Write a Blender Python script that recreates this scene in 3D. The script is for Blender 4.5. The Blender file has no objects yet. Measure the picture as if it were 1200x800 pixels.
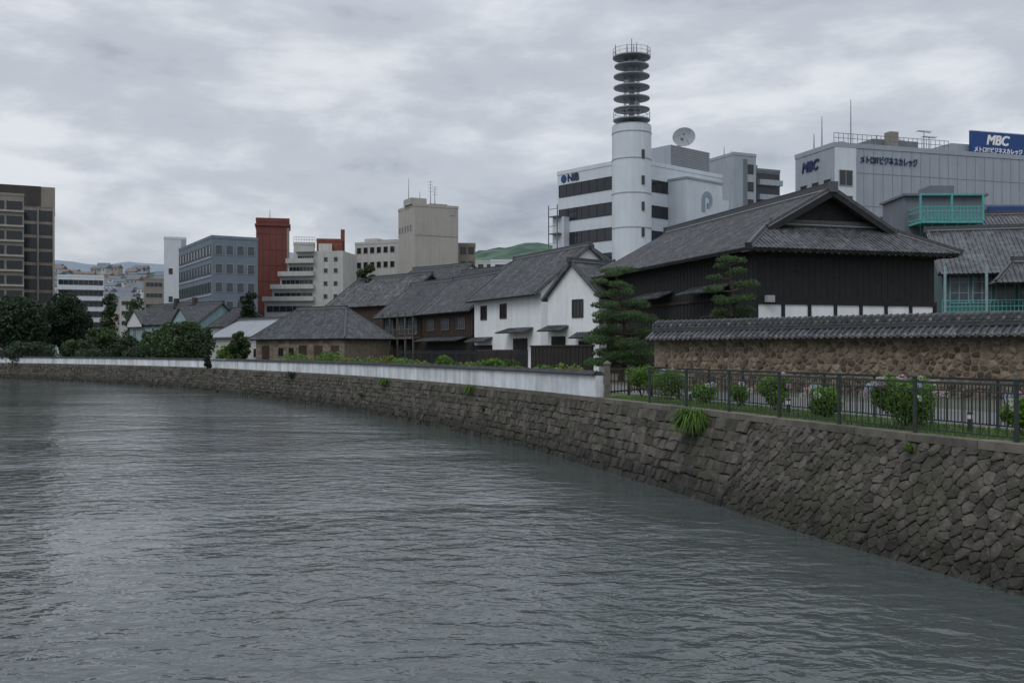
import bpy, math, random
from mathutils import Vector, Matrix, noise
random.seed(7)
R=math.radians
F=1167.0; HZ=412; CZ=4.0; GZ=2.28
scene=bpy.context.scene; col=scene.collection
def X(px,Y): return (px-600)*Y/F
def Z(py,Y): return CZ+(HZ-py)*Y/F
rnd=random.random
def U(a,b): return a+(b-a)*random.random()
# ---------------------------------------------------------------- mesh builder
class MB:
    def __init__(s): s.v=[];s.f=[];s.m=[];s.r=[];s.uv=[];s.has=False
    def add(s,vs,fs,mi=0,r=None,uvs=None):
        b=len(s.v); s.v+=[tuple(p) for p in vs]
        if r is None: r=rnd()
        for f in fs:
            s.f.append([b+k for k in f]); s.m.append(mi); s.r.append(r)
            if uvs: s.has=True; s.uv.append([uvs[k] for k in f])
            else: s.uv.append(None)
    def box(s,x0,x1,y0,y1,z0,z1,mi=0,r=None):
        s.add([(x0,y0,z0),(x1,y0,z0),(x1,y1,z0),(x0,y1,z0),(x0,y0,z1),(x1,y0,z1),(x1,y1,z1),(x0,y1,z1)],
              [(3,2,1,0),(4,5,6,7),(0,1,5,4),(1,2,6,5),(2,3,7,6),(3,0,4,7)],mi,r)
    def bar(s,p0,p1,w,h=None,mi=0,r=None):
        p0=Vector(p0);p1=Vector(p1);h=h or w
        d=(p1-p0).normalized(); up=Vector((0,0,1)) if abs(d.z)<.95 else Vector((0,1,0))
        a=d.cross(up).normalized()*w/2; b=a.cross(d).normalized()*h/2
        vs=[p0-a-b,p0+a-b,p0+a+b,p0-a+b,p1-a-b,p1+a-b,p1+a+b,p1-a+b]
        s.add(vs,[(0,1,2,3),(7,6,5,4),(1,0,4,5),(2,1,5,6),(3,2,6,7),(0,3,7,4)],mi,r)
    def tube(s,p0,p1,r0,r1=None,n=8,mi=0,r=None):
        p0=Vector(p0);p1=Vector(p1); r1=r0 if r1 is None else r1
        d=(p1-p0).normalized(); up=Vector((0,0,1)) if abs(d.z)<.95 else Vector((0,1,0))
        a=d.cross(up).normalized(); b=a.cross(d).normalized()
        vs=[];
        for k in range(n):
            t=2*math.pi*k/n; o=a*math.cos(t)+b*math.sin(t); vs.append(p0+o*r0)
        for k in range(n):
            t=2*math.pi*k/n; o=a*math.cos(t)+b*math.sin(t); vs.append(p1+o*r1)
        fs=[(k,(k+1)%n,n+(k+1)%n,n+k)[::-1] for k in range(n)]
        fs.append(tuple(range(n))); fs.append(tuple(range(2*n-1,n-1,-1)))
        s.add(vs,fs,mi,r)
    def ball(s,c,rx,ry,rz,n=8,m=5,mi=0,r=None):
        vs=[];fs=[]
        for i in range(m+1):
            ph=math.pi*i/m
            for k in range(n):
                t=2*math.pi*k/n; vs.append((c[0]+rx*math.sin(ph)*math.cos(t),c[1]+ry*math.sin(ph)*math.sin(t),c[2]+rz*math.cos(ph)))
        for i in range(m):
            for k in range(n): fs.append((i*n+k,(i+1)*n+k,(i+1)*n+(k+1)%n,i*n+(k+1)%n))
        s.add(vs,fs,mi,r)
    def build(s,name,mats,parent=None,smooth=False,loc=None):
        me=bpy.data.meshes.new(name); me.from_pydata(s.v,[],s.f)
        if not isinstance(mats,(list,tuple)): mats=[mats]
        for m in mats: me.materials.append(m)
        me.polygons.foreach_set('material_index',s.m)
        a=me.attributes.new('rnd','FLOAT','FACE'); a.data.foreach_set('value',s.r)
        if s.has:
            ul=me.uv_layers.new(name='UVMap'); fl=[]
            for f,u in zip(s.f,s.uv):
                for k in range(len(f)): fl+= (u[k] if u else (0,0))
            ul.data.foreach_set('uv',fl)
        if smooth: me.polygons.foreach_set('use_smooth',[True]*len(s.f))
        me.update()
        o=bpy.data.objects.new(name,me); col.objects.link(o)
        if parent: o.parent=parent
        if loc: o.location=loc
        return o
def tag(o,label,cat,group=None,kind=None):
    if label: o['label']=label
    if cat: o['category']=cat
    if group: o['group']=group
    if kind: o['kind']=kind
    return o
def thing(name,label,cat,loc=(0,0,0),rz=0,group=None):
    o=bpy.data.objects.new(name,None); o.empty_display_size=.2; col.objects.link(o); o.location=loc; o.rotation_euler=(0,0,rz)
    return tag(o,label,cat,group)
# ---------------------------------------------------------------- materials
def mat(name,c,rough=.85,var=.2,sc=1.5,bump=.0,bsc=12,rn=0,streak=0,metal=0,spec=.4,c2=None,trans=0,tile=False,wet=False):
    m=bpy.data.materials.new(name); m.use_nodes=True; nt=m.node_tree; N=nt.nodes; L=nt.links
    b=N['Principled BSDF']; b.inputs['Roughness'].default_value=rough; b.inputs['Metallic'].default_value=metal
    b.inputs['Specular IOR Level'].default_value=spec
    tc=N.new('ShaderNodeTexCoord')
    n=N.new('ShaderNodeTexNoise'); n.inputs['Scale'].default_value=sc; n.inputs['Detail'].default_value=5; n.inputs['Roughness'].default_value=.65
    L.new(tc.outputs['Object'],n.inputs['Vector'])
    mr=N.new('ShaderNodeMapRange'); mr.inputs[1].default_value=.3; mr.inputs[2].default_value=.7; L.new(n.outputs['Fac'],mr.inputs[0])
    mx=N.new('ShaderNodeMix'); mx.data_type='RGBA'; L.new(mr.outputs[0],mx.inputs[0])
    lo=[x*(1-var) for x in c]; hi=[x*(1+var) for x in c]
    if c2: hi=list(c2)
    mx.inputs[6].default_value=(*lo,1); mx.inputs[7].default_value=(*hi,1)
    cur=mx.outputs[2]
    def mul(sock,fac):
        k=N.new('ShaderNodeMix'); k.data_type='RGBA'; k.blend_type='MULTIPLY'; k.inputs[0].default_value=1
        L.new(sock,k.inputs[6]); L.new(fac,k.inputs[7]); return k.outputs[2]
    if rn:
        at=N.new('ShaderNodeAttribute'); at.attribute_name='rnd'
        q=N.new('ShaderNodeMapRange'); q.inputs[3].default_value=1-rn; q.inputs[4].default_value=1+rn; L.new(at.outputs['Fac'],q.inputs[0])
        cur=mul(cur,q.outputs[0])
    if streak:
        mp=N.new('ShaderNodeMapping'); mp.inputs['Scale'].default_value=(1.6,1.6,.12); L.new(tc.outputs['Object'],mp.inputs[0])
        n2=N.new('ShaderNodeTexNoise'); n2.inputs['Scale'].default_value=.9; n2.inputs['Detail'].default_value=8; n2.inputs['Roughness'].default_value=.65; L.new(mp.outputs[0],n2.inputs['Vector'])
        q=N.new('ShaderNodeMapRange'); q.inputs[1].default_value=.42; q.inputs[2].default_value=.75; q.inputs[3].default_value=1; q.inputs[4].default_value=1-streak; L.new(n2.outputs['Fac'],q.inputs[0])
        cur=mul(cur,q.outputs[0])
    if tile:
        uv=N.new('ShaderNodeSeparateXYZ'); L.new(tc.outputs['UV'],uv.inputs[0])
        a=N.new('ShaderNodeMath'); a.operation='MULTIPLY'; a.inputs[1].default_value=1/.3; L.new(uv.outputs[1],a.inputs[0])
        fr=N.new('ShaderNodeMath'); fr.operation='FRACT'; L.new(a.outputs[0],fr.inputs[0])
        q=N.new('ShaderNodeMapRange'); q.inputs[1].default_value=0; q.inputs[2].default_value=.3; q.inputs[3].default_value=.45; q.inputs[4].default_value=1.1; L.new(fr.outputs[0],q.inputs[0])
        cur=mul(cur,q.outputs[0])
        wn=N.new('ShaderNodeTexWhiteNoise'); wn.noise_dimensions='2D'
        sn=N.new('ShaderNodeVectorMath'); sn.operation='SNAP'; sn.inputs[1].default_value=(.3,.3,1); L.new(tc.outputs['UV'],sn.inputs[0]); L.new(sn.outputs[0],wn.inputs['Vector'])
        q2=N.new('ShaderNodeMapRange'); q2.inputs[3].default_value=.6; q2.inputs[4].default_value=1.5; L.new(wn.outputs['Value'],q2.inputs[0])
        cur=mul(cur,q2.outputs[0])
    if wet:
        g=N.new('ShaderNodeNewGeometry'); sp=N.new('ShaderNodeSeparateXYZ'); L.new(g.outputs['Position'],sp.inputs[0])
        n3=N.new('ShaderNodeTexNoise'); n3.inputs['Scale'].default_value=.8; n3.inputs['Detail'].default_value=4; L.new(g.outputs['Position'],n3.inputs['Vector'])
        ad=N.new('ShaderNodeMath'); ad.operation='MULTIPLY_ADD'; ad.inputs[1].default_value=-.9; L.new(n3.outputs['Fac'],ad.inputs[0]); L.new(sp.outputs[2],ad.inputs[2])
        q=N.new('ShaderNodeMapRange'); q.inputs[1].default_value=-.15; q.inputs[2].default_value=.45; q.inputs[3].default_value=.35; q.inputs[4].default_value=1; L.new(ad.outputs[0],q.inputs[0])
        cur=mul(cur,q.outputs[0])
        n4=N.new('ShaderNodeTexNoise'); n4.inputs['Scale'].default_value=.7; n4.inputs['Detail'].default_value=8; n4.inputs['Roughness'].default_value=.75; L.new(g.outputs['Position'],n4.inputs['Vector'])
        q=N.new('ShaderNodeMapRange'); q.inputs[1].default_value=.47; q.inputs[2].default_value=.66; q.inputs[4].default_value=.7; L.new(n4.outputs['Fac'],q.inputs[0])
        k=N.new('ShaderNodeMix'); k.data_type='RGBA'; L.new(q.outputs[0],k.inputs[0]); L.new(cur,k.inputs[6]); k.inputs[7].default_value=(.042,.046,.023,1); cur=k.outputs[2]
        n5=N.new('ShaderNodeTexNoise'); n5.inputs['Scale'].default_value=5; n5.inputs['Detail'].default_value=6; n5.inputs['Roughness'].default_value=.75; L.new(g.outputs['Position'],n5.inputs['Vector'])
        q=N.new('ShaderNodeMapRange'); q.inputs[1].default_value=.57; q.inputs[2].default_value=.70; q.inputs[4].default_value=.5; L.new(n5.outputs['Fac'],q.inputs[0])
        k=N.new('ShaderNodeMix'); k.data_type='RGBA'; L.new(q.outputs[0],k.inputs[0]); L.new(cur,k.inputs[6]); k.inputs[7].default_value=(.15,.14,.12,1); cur=k.outputs[2]
    L.new(cur,b.inputs['Base Color'])
    if bump:
        nb=N.new('ShaderNodeTexNoise'); nb.inputs['Scale'].default_value=bsc; nb.inputs['Detail'].default_value=6; nb.inputs['Roughness'].default_value=.7; L.new(tc.outputs['Object'],nb.inputs['Vector'])
        bp=N.new('ShaderNodeBump'); bp.inputs['Strength'].default_value=1; bp.inputs['Distance'].default_value=bump; L.new(nb.outputs['Fac'],bp.inputs['Height']); L.new(bp.outputs[0],b.inputs['Normal'])
    if trans:
        tr=N.new('ShaderNodeBsdfTranslucent'); L.new(cur,tr.inputs['Color']); ms=N.new('ShaderNodeMixShader'); ms.inputs[0].default_value=trans
        L.new(b.outputs[0],ms.inputs[1]); L.new(tr.outputs[0],ms.inputs[2]); L.new(ms.outputs[0],N['Material Output'].inputs[0])
    return m
M={}
M['plaster']=mat('white_plaster',(.74,.76,.77),.9,.05,1,streak=.15,bump=.004)
M['river_wall']=mat('stained_white_plaster',(.68,.71,.73),.9,.2,.8,streak=.5,bump=.01)
M['stone']=mat('quay_stone',(.074,.066,.056),.85,.5,3.5,bump=.055,bsc=7,rn=.45,wet=True)
M['mortar']=mat('dark_joint',(.026,.023,.019),.95,.3,3,wet=True)
M['coping']=mat('concrete_coping',(.12,.11,.09),.9,.4,2,bump=.01,rn=.2)
M['tile']=mat('grey_roof_tile',(.060,.064,.069),.5,.4,1.0,rn=.25,tile=True,spec=.5)
M['tile_old']=mat('pale_roof_tile',(.095,.098,.10),.6,.5,1,rn=.3,tile=True)
M['ridge']=mat('ridge_tile',(.062,.066,.07),.55,.35,6,bump=.02,bsc=9,rn=.3)
M['ridge_lime']=mat('ridge_lime',(.33,.34,.34),.8,.2,4)
M['eave_end']=mat('eave_end_tile',(.14,.14,.135),.7,.3,6,rn=.4)
M['metalroof']=mat('pale_metal_roof',(.33,.35,.37),.5,.1,1,rn=.1)
M['blackwood']=mat('black_timber',(.014,.0135,.0135),.75,.4,2,bump=.004,rn=.2)
M['brownwood']=mat('brown_timber',(.045,.029,.021),.8,.4,3,rn=.3,bump=.004)
M['greywood']=mat('weathered_timber',(.10,.09,.08),.85,.3,3,rn=.3)
M['tan']=mat('tan_stone_wall',(.18,.15,.115),.9,.3,1.6,rn=.3,bump=.01)
M['earth']=mat('earth_wall',(.23,.18,.125),.95,.3,2,bump=.03,bsc=7,streak=.25)
M['earthstone']=mat('wall_stone',(.15,.122,.093),.85,.5,4,bump=.02,bsc=9,rn=.55)
M['teal']=mat('teal_paint',(.09,.34,.32),.6,.15,2)
M['paleteal']=mat('pale_teal_boards',(.25,.36,.38),.7,.15,2,streak=.15)
M['dullteal']=mat('dull_teal_boards',(.10,.165,.165),.7,.15,2,streak=.15)
M['glass']=mat('window_glass',(.02,.023,.027),.1,.3,.4,spec=.6)
M['glass2']=mat('dusty_glass',(.07,.08,.09),.25,.4,.6,spec=.5)
M['frame_w']=mat('white_frame',(.6,.62,.62),.6,.05,2)
M['frame_d']=mat('dark_frame',(.03,.03,.032),.6,.1,2)
M['frame_g']=mat('grey_frame',(.3,.31,.32),.6,.1,2)
M['white_b']=mat('white_tile_wall',(.60,.64,.68),.75,.05,.4,streak=.14)
M['grey_b']=mat('grey_panel_wall',(.32,.35,.39),.75,.07,.4,streak=.15)
M['grey_m']=mat('panel_seam_grey',(.22,.24,.27),.75,.07,.4)
M['grey_d']=mat('dark_grey_wall',(.15,.17,.19),.8,.1,.4,streak=.15)
M['bluegrey']=mat('blue_grey_wall',(.16,.195,.235),.8,.1,.4,streak=.12)
M['beige']=mat('beige_wall',(.38,.36,.325),.85,.07,.4,streak=.2)
M['beige_d']=mat('tan_wall',(.24,.22,.19),.85,.1,.5,streak=.15)
M['brown_b']=mat('dark_brown_wall',(.055,.047,.043),.8,.15,.5,streak=.1)
M['red_b']=mat('rust_red_wall',(.15,.045,.036),.8,.12,.5,streak=.15)
M['cream']=mat('cream_wall',(.46,.455,.43),.85,.08,.4,streak=.25)
M['steel']=mat('grey_steel',(.17,.18,.19),.5,.15,3,metal=.2)
M['steel_l']=mat('pale_steel',(.26,.28,.30),.5,.15,3,metal=.1)
M['fence']=mat('green_black_iron',(.028,.038,.034),.5,.25,8)
M['fence2']=mat('blue_black_iron',(.018,.02,.024),.5,.2,8)
M['dishgrey']=mat('grey_reflector',(.25,.27,.29),.5,.08,2)
M['blue']=mat('sign_blue',(.012,.055,.2),.5,.05,1)
M['ink']=mat('dark_blue_letter',(.02,.03,.10),.6,.05,1)
M['wletter']=mat('white_letter',(.8,.8,.8),.6,.02,1)
M['pletter']=mat('grey_blue_letter',(.24,.30,.36),.6,.05,1)
M['copper']=mat('green_copper',(.12,.30,.26),.7,.2,2)
M['rust']=mat('orange_rust',(.17,.055,.036),.8,.25,1)
M['bark']=mat('bark',(.06,.045,.035),.95,.4,5,bump=.02,bsc=9)
M['leaf']=mat('tree_leaf',(.045,.078,.028),.6,.3,.5,rn=.6,trans=.3)
M['leaf_d']=mat('dark_leaf',(.030,.055,.027),.65,.3,.5,rn=.55,trans=.3)
M['leaf_l']=mat('fresh_leaf',(.095,.18,.028),.55,.25,.8,rn=.5,trans=.35)
M['leaf_y']=mat('yellow_green_leaf',(.14,.18,.035),.6,.25,.8,rn=.5,trans=.35)
M['pine']=mat('pine_needles',(.062,.11,.04),.6,.3,1,rn=.7,trans=.35)
M['grass']=mat('grass_blade',(.085,.15,.03),.7,.3,1,rn=.5,trans=.3)
M['petal_b']=mat('pale_blue_petal',(.42,.46,.62),.6,.1,9,rn=.25,trans=.2)
M['petal_w']=mat('cream_petal',(.5,.52,.42),.6,.1,9,rn=.25,trans=.2)
M['petal_p']=mat('pink_petal',(.5,.30,.42),.6,.1,9,rn=.25,trans=.2)
M['soil']=mat('soil_ground',(.08,.08,.06),.95,.3,.6,bump=.02,bsc=3)
M['turf']=mat('turf_base',(.06,.095,.03),.95,.4,2,bump=.02,bsc=9)
M['paving']=mat('grey_paving',(.12,.12,.118),.8,.15,.8,bump=.003)
M['hill']=mat('haze_toned_wooded_hill',(.085,.125,.10),1,.5,.06,spec=0)  # distance haze is mixed into the hill's green
M['hillfar']=mat('haze_toned_mountain',(.22,.26,.305),1,.12,.006,spec=0)  # pale blue stands in for air haze, painted into the mountain colour
for k,c in enumerate([(.40,.41,.42),(.27,.28,.30),(.34,.30,.26),(.5,.5,.5),(.23,.25,.29)]): M['hw%d'%k]=mat('far_house_wall_%s'%'abcde'[k],c,.9,.05,.3,spec=.1)  # far house walls and roofs: mild haze put into paler colours
for k,c in enumerate([(.15,.16,.18),(.19,.15,.135),(.14,.17,.20)]): M['hr%d'%k]=mat('far_house_roof_%s'%'abc'[k],c,.9,.1,.3,spec=.1)
# ---------------------------------------------------------------- camera, light, world
cam=bpy.data.cameras.new('camera'); co=bpy.data.objects.new('camera',cam); col.objects.link(co)
co.location=(0,0,CZ); co.rotation_euler=(R(90),0,0); cam.lens=35; cam.sensor_width=36; cam.shift_y=.01; cam.clip_end=6000; scene.camera=co
sl=bpy.data.lights.new('sun','SUN'); sl.energy=.8; sl.angle=R(25); sl.color=(1,.97,.93); so=bpy.data.objects.new('sun',sl); col.objects.link(so); so.rotation_euler=(R(42),0,R(-35))
w=bpy.data.worlds.new('World'); scene.world=w; w.use_nodes=True; nt=w.node_tree; N=nt.nodes; L=nt.links
bg=N['Background']; bg.inputs[1].default_value=.1
sky=N.new('ShaderNodeTexSky'); sky.sky_type='NISHITA'; sky.sun_disc=False; sky.sun_elevation=R(48); sky.sun_rotation=R(215)
tc=N.new('ShaderNodeTexCoord'); sp=N.new('ShaderNodeSeparateXYZ'); L.new(tc.outputs['Generated'],sp.inputs[0])
def math_(op,a,b=None,c=None):
    n=N.new('ShaderNodeMath'); n.operation=op
    for i,v in enumerate((a,b,c)):
        if v is None: continue
        if isinstance(v,(int,float)): n.inputs[i].default_value=v
        else: L.new(v,n.inputs[i])
    return n.outputs[0]
zc=math_('MAXIMUM',sp.outputs[2],0.0)
den=math_('ADD',zc,.55)
u=math_('DIVIDE',sp.outputs[0],den); v=math_('DIVIDE',sp.outputs[1],den)
cb=N.new('ShaderNodeCombineXYZ'); L.new(u,cb.inputs[0]); L.new(v,cb.inputs[1]); L.new(math_('MULTIPLY',zc,3.2),cb.inputs[2])
def noise_(scale,det,rough,off,dist=0):
    mp=N.new('ShaderNodeMapping'); mp.inputs['Location'].default_value=off; L.new(cb.outputs[0],mp.inputs[0])
    n=N.new('ShaderNodeTexNoise'); n.inputs['Scale'].default_value=scale; n.inputs['Detail'].default_value=det; n.inputs['Roughness'].default_value=rough; n.inputs['Distortion'].default_value=dist; L.new(mp.outputs[0],n.inputs['Vector']); return n.outputs['Fac']
n1=noise_(1.6,3,.5,(3.1,1.7,0),.1); n2=noise_(4.6,7,.56,(8.2,4.4,0),.15)
mixn=math_('ADD',math_('MULTIPLY',n1,.52),math_('MULTIPLY',n2,.48))
cr=N.new('ShaderNodeValToRGB'); L.new(mixn,cr.inputs[0]); cr.color_ramp.interpolation='EASE'; e=cr.color_ramp.elements
e[0].position=.39; e[0].color=(.345,.385,.455,1); e[1].position=.62; e[1].color=(.76,.795,.84,1)
x=cr.color_ramp.elements.new(.50); x.color=(.53,.57,.635,1)
gr=N.new('ShaderNodeMapRange'); gr.inputs[1].default_value=.3; gr.inputs[2].default_value=.95; gr.inputs[3].default_value=1; gr.inputs[4].default_value=2.1; L.new(zc,gr.inputs[0])
g2=N.new('ShaderNodeMapRange'); g2.inputs[1].default_value=.0; g2.inputs[2].default_value=.16; g2.inputs[3].default_value=.80; g2.inputs[4].default_value=1; L.new(zc,g2.inputs[0])
tot=math_('MULTIPLY',math_('MULTIPLY',gr.outputs[0],g2.outputs[0]),10.0)
sc_=N.new('ShaderNodeVectorMath'); sc_.operation='SCALE'; L.new(cr.outputs[0],sc_.inputs[0]); L.new(tot,sc_.inputs['Scale'])
mx=N.new('ShaderNodeMix'); mx.data_type='RGBA'; mx.inputs[0].default_value=.94; L.new(sky.outputs[0],mx.inputs[6]); L.new(sc_.outputs[0],mx.inputs[7]); L.new(mx.outputs[2],bg.inputs[0])
scene.view_settings.view_transform='Standard'; scene.view_settings.look='None'; scene.view_settings.exposure=0
# ---------------------------------------------------------------- quay curve
CP=[(19,-22),(17.2,-10),(14.8,0),(12.0,9.5),(9.2,17.8),(7.8,21.6),(5.95,27.6),(3.2,36),(.2,44.5),(-4.4,55.5),(-12,71.5),(-21.5,87.5),(-34,107),(-56,132.5),(-80,152),(-115,173),(-160,195),(-230,222)]
pts=[]
for i in range(1,len(CP)-2):
    p0,p1,p2,p3=[Vector(CP[k]) for k in (i-1,i,i+1,i+2)]
    n=max(8,int((p2-p1).length/1.0))
    for k in range(n):
        t=k/n; pts.append(.5*((2*p1)+(p2-p0)*t+(2*p0-5*p1+4*p2-p3)*t*t+(3*p1-p0-3*p2+p3)*t**3))
pts.append(Vector(CP[-2]))
cum=[0]
for a,b in zip(pts,pts[1:]): cum.append(cum[-1]+(b-a).length)
SL=cum[-1]
import bisect
def cv(s):
    s=max(0,min(SL-1e-4,s)); i=bisect.bisect_right(cum,s)-1; i=min(i,len(pts)-2)
    t=(s-cum[i])/(cum[i+1]-cum[i]); p=pts[i].lerp(pts[i+1],t)
    def tg(j):
        j=max(1,min(len(pts)-2,j)); return (pts[j+1]-pts[j-1]).normalized()
    T=(tg(i).lerp(tg(i+1),t)).normalized(); return p,T,Vector((T.y,-T.x))
def off(s,d,z): p,T,n=cv(s); q=p+n*d; return Vector((q.x,q.y,z))
def s_at_px(px,d=0,z=None):
    best=None
    for k in range(0,int(SL*5)):
        s=k/5; q=off(s,d,0)
        if q.y<12: continue
        e=abs(600+q.x/q.y*F-px)
        if best is None or e<best[0]: best=(e,s)
    return best[1]
# ---------------------------------------------------------------- ground, water, hills
def struct(o): o['kind']='structure'; return o
HQ=2.2
mb=MB(); E=[off(k*SL/160,.02,GZ) for k in range(161)]
vs=[tuple(p) for p in E]+[(-900,420,GZ),(-3500,900,GZ),(-3500,5500,GZ),(3500,5500,GZ),(3500,-200,GZ),(60,-200,GZ),(22,-20,GZ)]
mb.add(vs,[tuple(range(len(vs)))[::-1]]); g=struct(mb.build('ground',M['soil']))
import bmesh
bm=bmesh.new(); bm.from_mesh(g.data); bmesh.ops.triangulate(bm,faces=bm.faces[:]); bmesh.ops.recalc_face_normals(bm,faces=bm.faces[:]); bm.to_mesh(g.data); bm.free()
def strip(name,m,s0,s1,d0,d1,z,ds=1.0):
    mb=MB(); n=int((s1-s0)/ds); vs=[]
    for k in range(n+1): s=s0+(s1-s0)*k/n; vs+= [off(s,d0,z),off(s,d1,z)]
    mb.add(vs,[(2*k,2*k+1,2*k+3,2*k+2)[::-1] for k in range(n)]); return mb.build(name,m)
S700=s_at_px(697); SF0=s_at_px(885)
struct(strip('planting_strip',M['turf'],0,S700+6,.32,2.75,GZ+.012))
struct(strip('path',M['paving'],0,SL*.7,2.9,7.5,GZ+.008))
wm=bpy.data.materials.new('river_water'); wm.use_nodes=True; nt=wm.node_tree; N=nt.nodes; L=nt.links; b=N['Principled BSDF']
b.inputs['Base Color'].default_value=(.062,.076,.073,1); b.inputs['Roughness'].default_value=.05; b.inputs['IOR'].default_value=1.34
tc=N.new('ShaderNodeTexCoord')
def wn(scale,sx,sy,det,dist,rz=0):
    mp=N.new('ShaderNodeMapping'); mp.inputs['Scale'].default_value=(sx,sy,1); mp.inputs['Rotation'].default_value=(0,0,R(rz)); L.new(tc.outputs['Object'],mp.inputs[0])
    n=N.new('ShaderNodeTexNoise'); n.inputs['Scale'].default_value=scale; n.inputs['Detail'].default_value=det; n.inputs['Distortion'].default_value=dist; n.inputs['Roughness'].default_value=.5; L.new(mp.outputs[0],n.inputs['Vector']); return n.outputs['Fac']
a=wn(1.6,.85,1.2,3,.5,22); c=wn(4.4,.85,1.2,2,.5,-14); d=wn(.42,1,1.1,2,.4,30); pt=wn(.06,.7,1.6,4,.8,10)
def mth(op,a,b_=None):
    n=N.new('ShaderNodeMath'); n.operation=op
    for i,v in enumerate((a,b_)):
        if v is None: continue
        if isinstance(v,(int,float)): n.inputs[i].default_value=v
        else: L.new(v,n.inputs[i])
    return n.outputs[0]
h=mth('ADD',mth('ADD',mth('MULTIPLY',a,.088),mth('MULTIPLY',c,.019)),mth('MULTIPLY',d,.09))
pr=N.new('ShaderNodeMapRange'); pr.inputs[1].default_value=.38; pr.inputs[2].default_value=.6; pr.inputs[3].default_value=.4; pr.inputs[4].default_value=1.1; L.new(pt,pr.inputs[0])
h=mth('MULTIPLY',h,pr.outputs[0])
bp=N.new('ShaderNodeBump'); bp.inputs['Distance'].default_value=1; bp.inputs['Strength'].default_value=1; L.new(h,bp.inputs['Height']); L.new(bp.outputs[0],b.inputs['Normal'])
mb=MB(); mb.add([(-3500,-300,0),(300,-300,0),(300,1200,0),(-3500,1200,0)],[(0,1,2,3)]); struct(mb.build('water',wm))
def hill(name,m,prof,Y0,Y1,zb,seed):
    random.seed(seed); mb=MB(); nx=260; ny=24; vs=[]
    for j in range(ny+1):
        t=j/ny
        for i in range(nx+1):
            px=prof[0][0]+(prof[-1][0]-prof[0][0])*i/nx
            for (a,ya),(b2,yb) in zip(prof,prof[1:]):
                if a<=px<=b2: k=(px-a)/(b2-a); k=k*k*(3-2*k); py=ya+(yb-ya)*k; break
            tt=min(1,t/.8); Y=Y0+(Y1-Y0)*t; Yt=Y0+(Y1-Y0)*.8
            zt=Z(py,Yt); f=tt**1.1 if t<=.8 else 1-(t-.8)*1.5
            z=zb+(zt-zb)*f+(1.8*noise.noise(Vector((px*.09,t*9,seed)))+1.2*noise.noise(Vector((px*.33,t*22,seed))))*f
            vs.append((X(px,Yt)*(Y/Yt)**.3,Y,z))
    fs=[(j*(nx+1)+i,j*(nx+1)+i+1,(j+1)*(nx+1)+i+1,(j+1)*(nx+1)+i) for j in range(ny) for i in range(nx)]
    mb.add(vs,fs); return struct(mb.build(name,m,smooth=True))
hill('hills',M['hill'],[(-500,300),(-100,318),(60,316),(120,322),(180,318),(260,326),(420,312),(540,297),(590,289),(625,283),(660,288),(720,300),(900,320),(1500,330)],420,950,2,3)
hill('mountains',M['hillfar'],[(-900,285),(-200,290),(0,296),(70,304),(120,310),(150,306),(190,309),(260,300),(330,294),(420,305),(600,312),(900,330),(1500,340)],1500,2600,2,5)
# ---------------------------------------------------------------- embankment
random.seed(11)
S_A=s_at_px(1150); S_B=S700+4
def batter(h,s=60):
    k=min(1,max(0,(s-S_A)/(S_B-S_A))); return -(1.25*(1-k)+.6*k)*(1-h/HQ)
def clip(poly,px,py,nx,ny):
    out=[]
    for i in range(len(poly)):
        a=poly[i]; b_=poly[(i+1)%len(poly)]
        da=(a[0]-px)*nx+(a[1]-py)*ny; db=(b_[0]-px)*nx+(b_[1]-py)*ny
        if da<=0: out.append(a)
        if (da<0<db) or (db<0<da):
            t=da/(da-db); out.append((a[0]+(b_[0]-a[0])*t,a[1]+(b_[1]-a[1])*t))
    return out
def stone(mb,poly,mapf,gap,inset,dep,mi=0,roundit=False,tilt=.12,jz=.012):
    if len(poly)<3: return
    cx=sum(p[0] for p in poly)/len(poly); cy=sum(p[1] for p in poly)/len(poly)
    if roundit:
        q=[]
        for i in range(len(poly)):
            a=poly[i]; b_=poly[(i+1)%len(poly)]; q+=[(a[0]*.8+b_[0]*.2,a[1]*.8+b_[1]*.2),(a[0]*.2+b_[0]*.8,a[1]*.2+b_[1]*.8)]
        poly=q
    else:
        q=[]
        for i in range(len(poly)):
            a=poly[i]; b_=poly[(i+1)%len(poly)]; l=math.hypot(a[0]-b_[0],a[1]-b_[1]); q.append(a); q.append(((a[0]+b_[0])/2+U(-.04,.04)*l,(a[1]+b_[1])/2+U(-.04,.04)*l))
        poly=q
    def sh(p,amt):
        dx,dy=p[0]-cx,p[1]-cy; l=math.hypot(dx,dy)+1e-6; k=max(0,(l-amt)/l); return (cx+dx*k,cy+dy*k)
    tx,ty=U(-tilt,tilt),U(-tilt,tilt); dd=dep*U(.35,1.3)
    vs=[mapf(x,y,0) for x,y in [sh(p,gap) for p in poly]]+[mapf(x,y,dd*.75) for x,y in [sh(p,gap+inset*.3) for p in poly]]+[mapf(x,y,dd+tx*(x-cx)+ty*(y-cy)+U(-jz,jz)) for x,y in [sh(p,gap+inset*U(.8,1.5)) for p in poly]]
    n=len(poly); fs=[(k,(k+1)%n,n+(k+1)%n,n+k) for k in range(n)]+[(n+k,n+(k+1)%n,2*n+(k+1)%n,2*n+k) for k in range(n)]
    vs.append(mapf(cx+U(-.04,.04),cy+U(-.04,.04),dd*U(.95,1.25))); fs+=[(2*n+k,2*n+(k+1)%n,3*n) for k in range(n)]
    mb.add(vs,fs,mi)
def emap(s,h,o): return off(s,batter(h,s)-o-.02,h)
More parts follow.
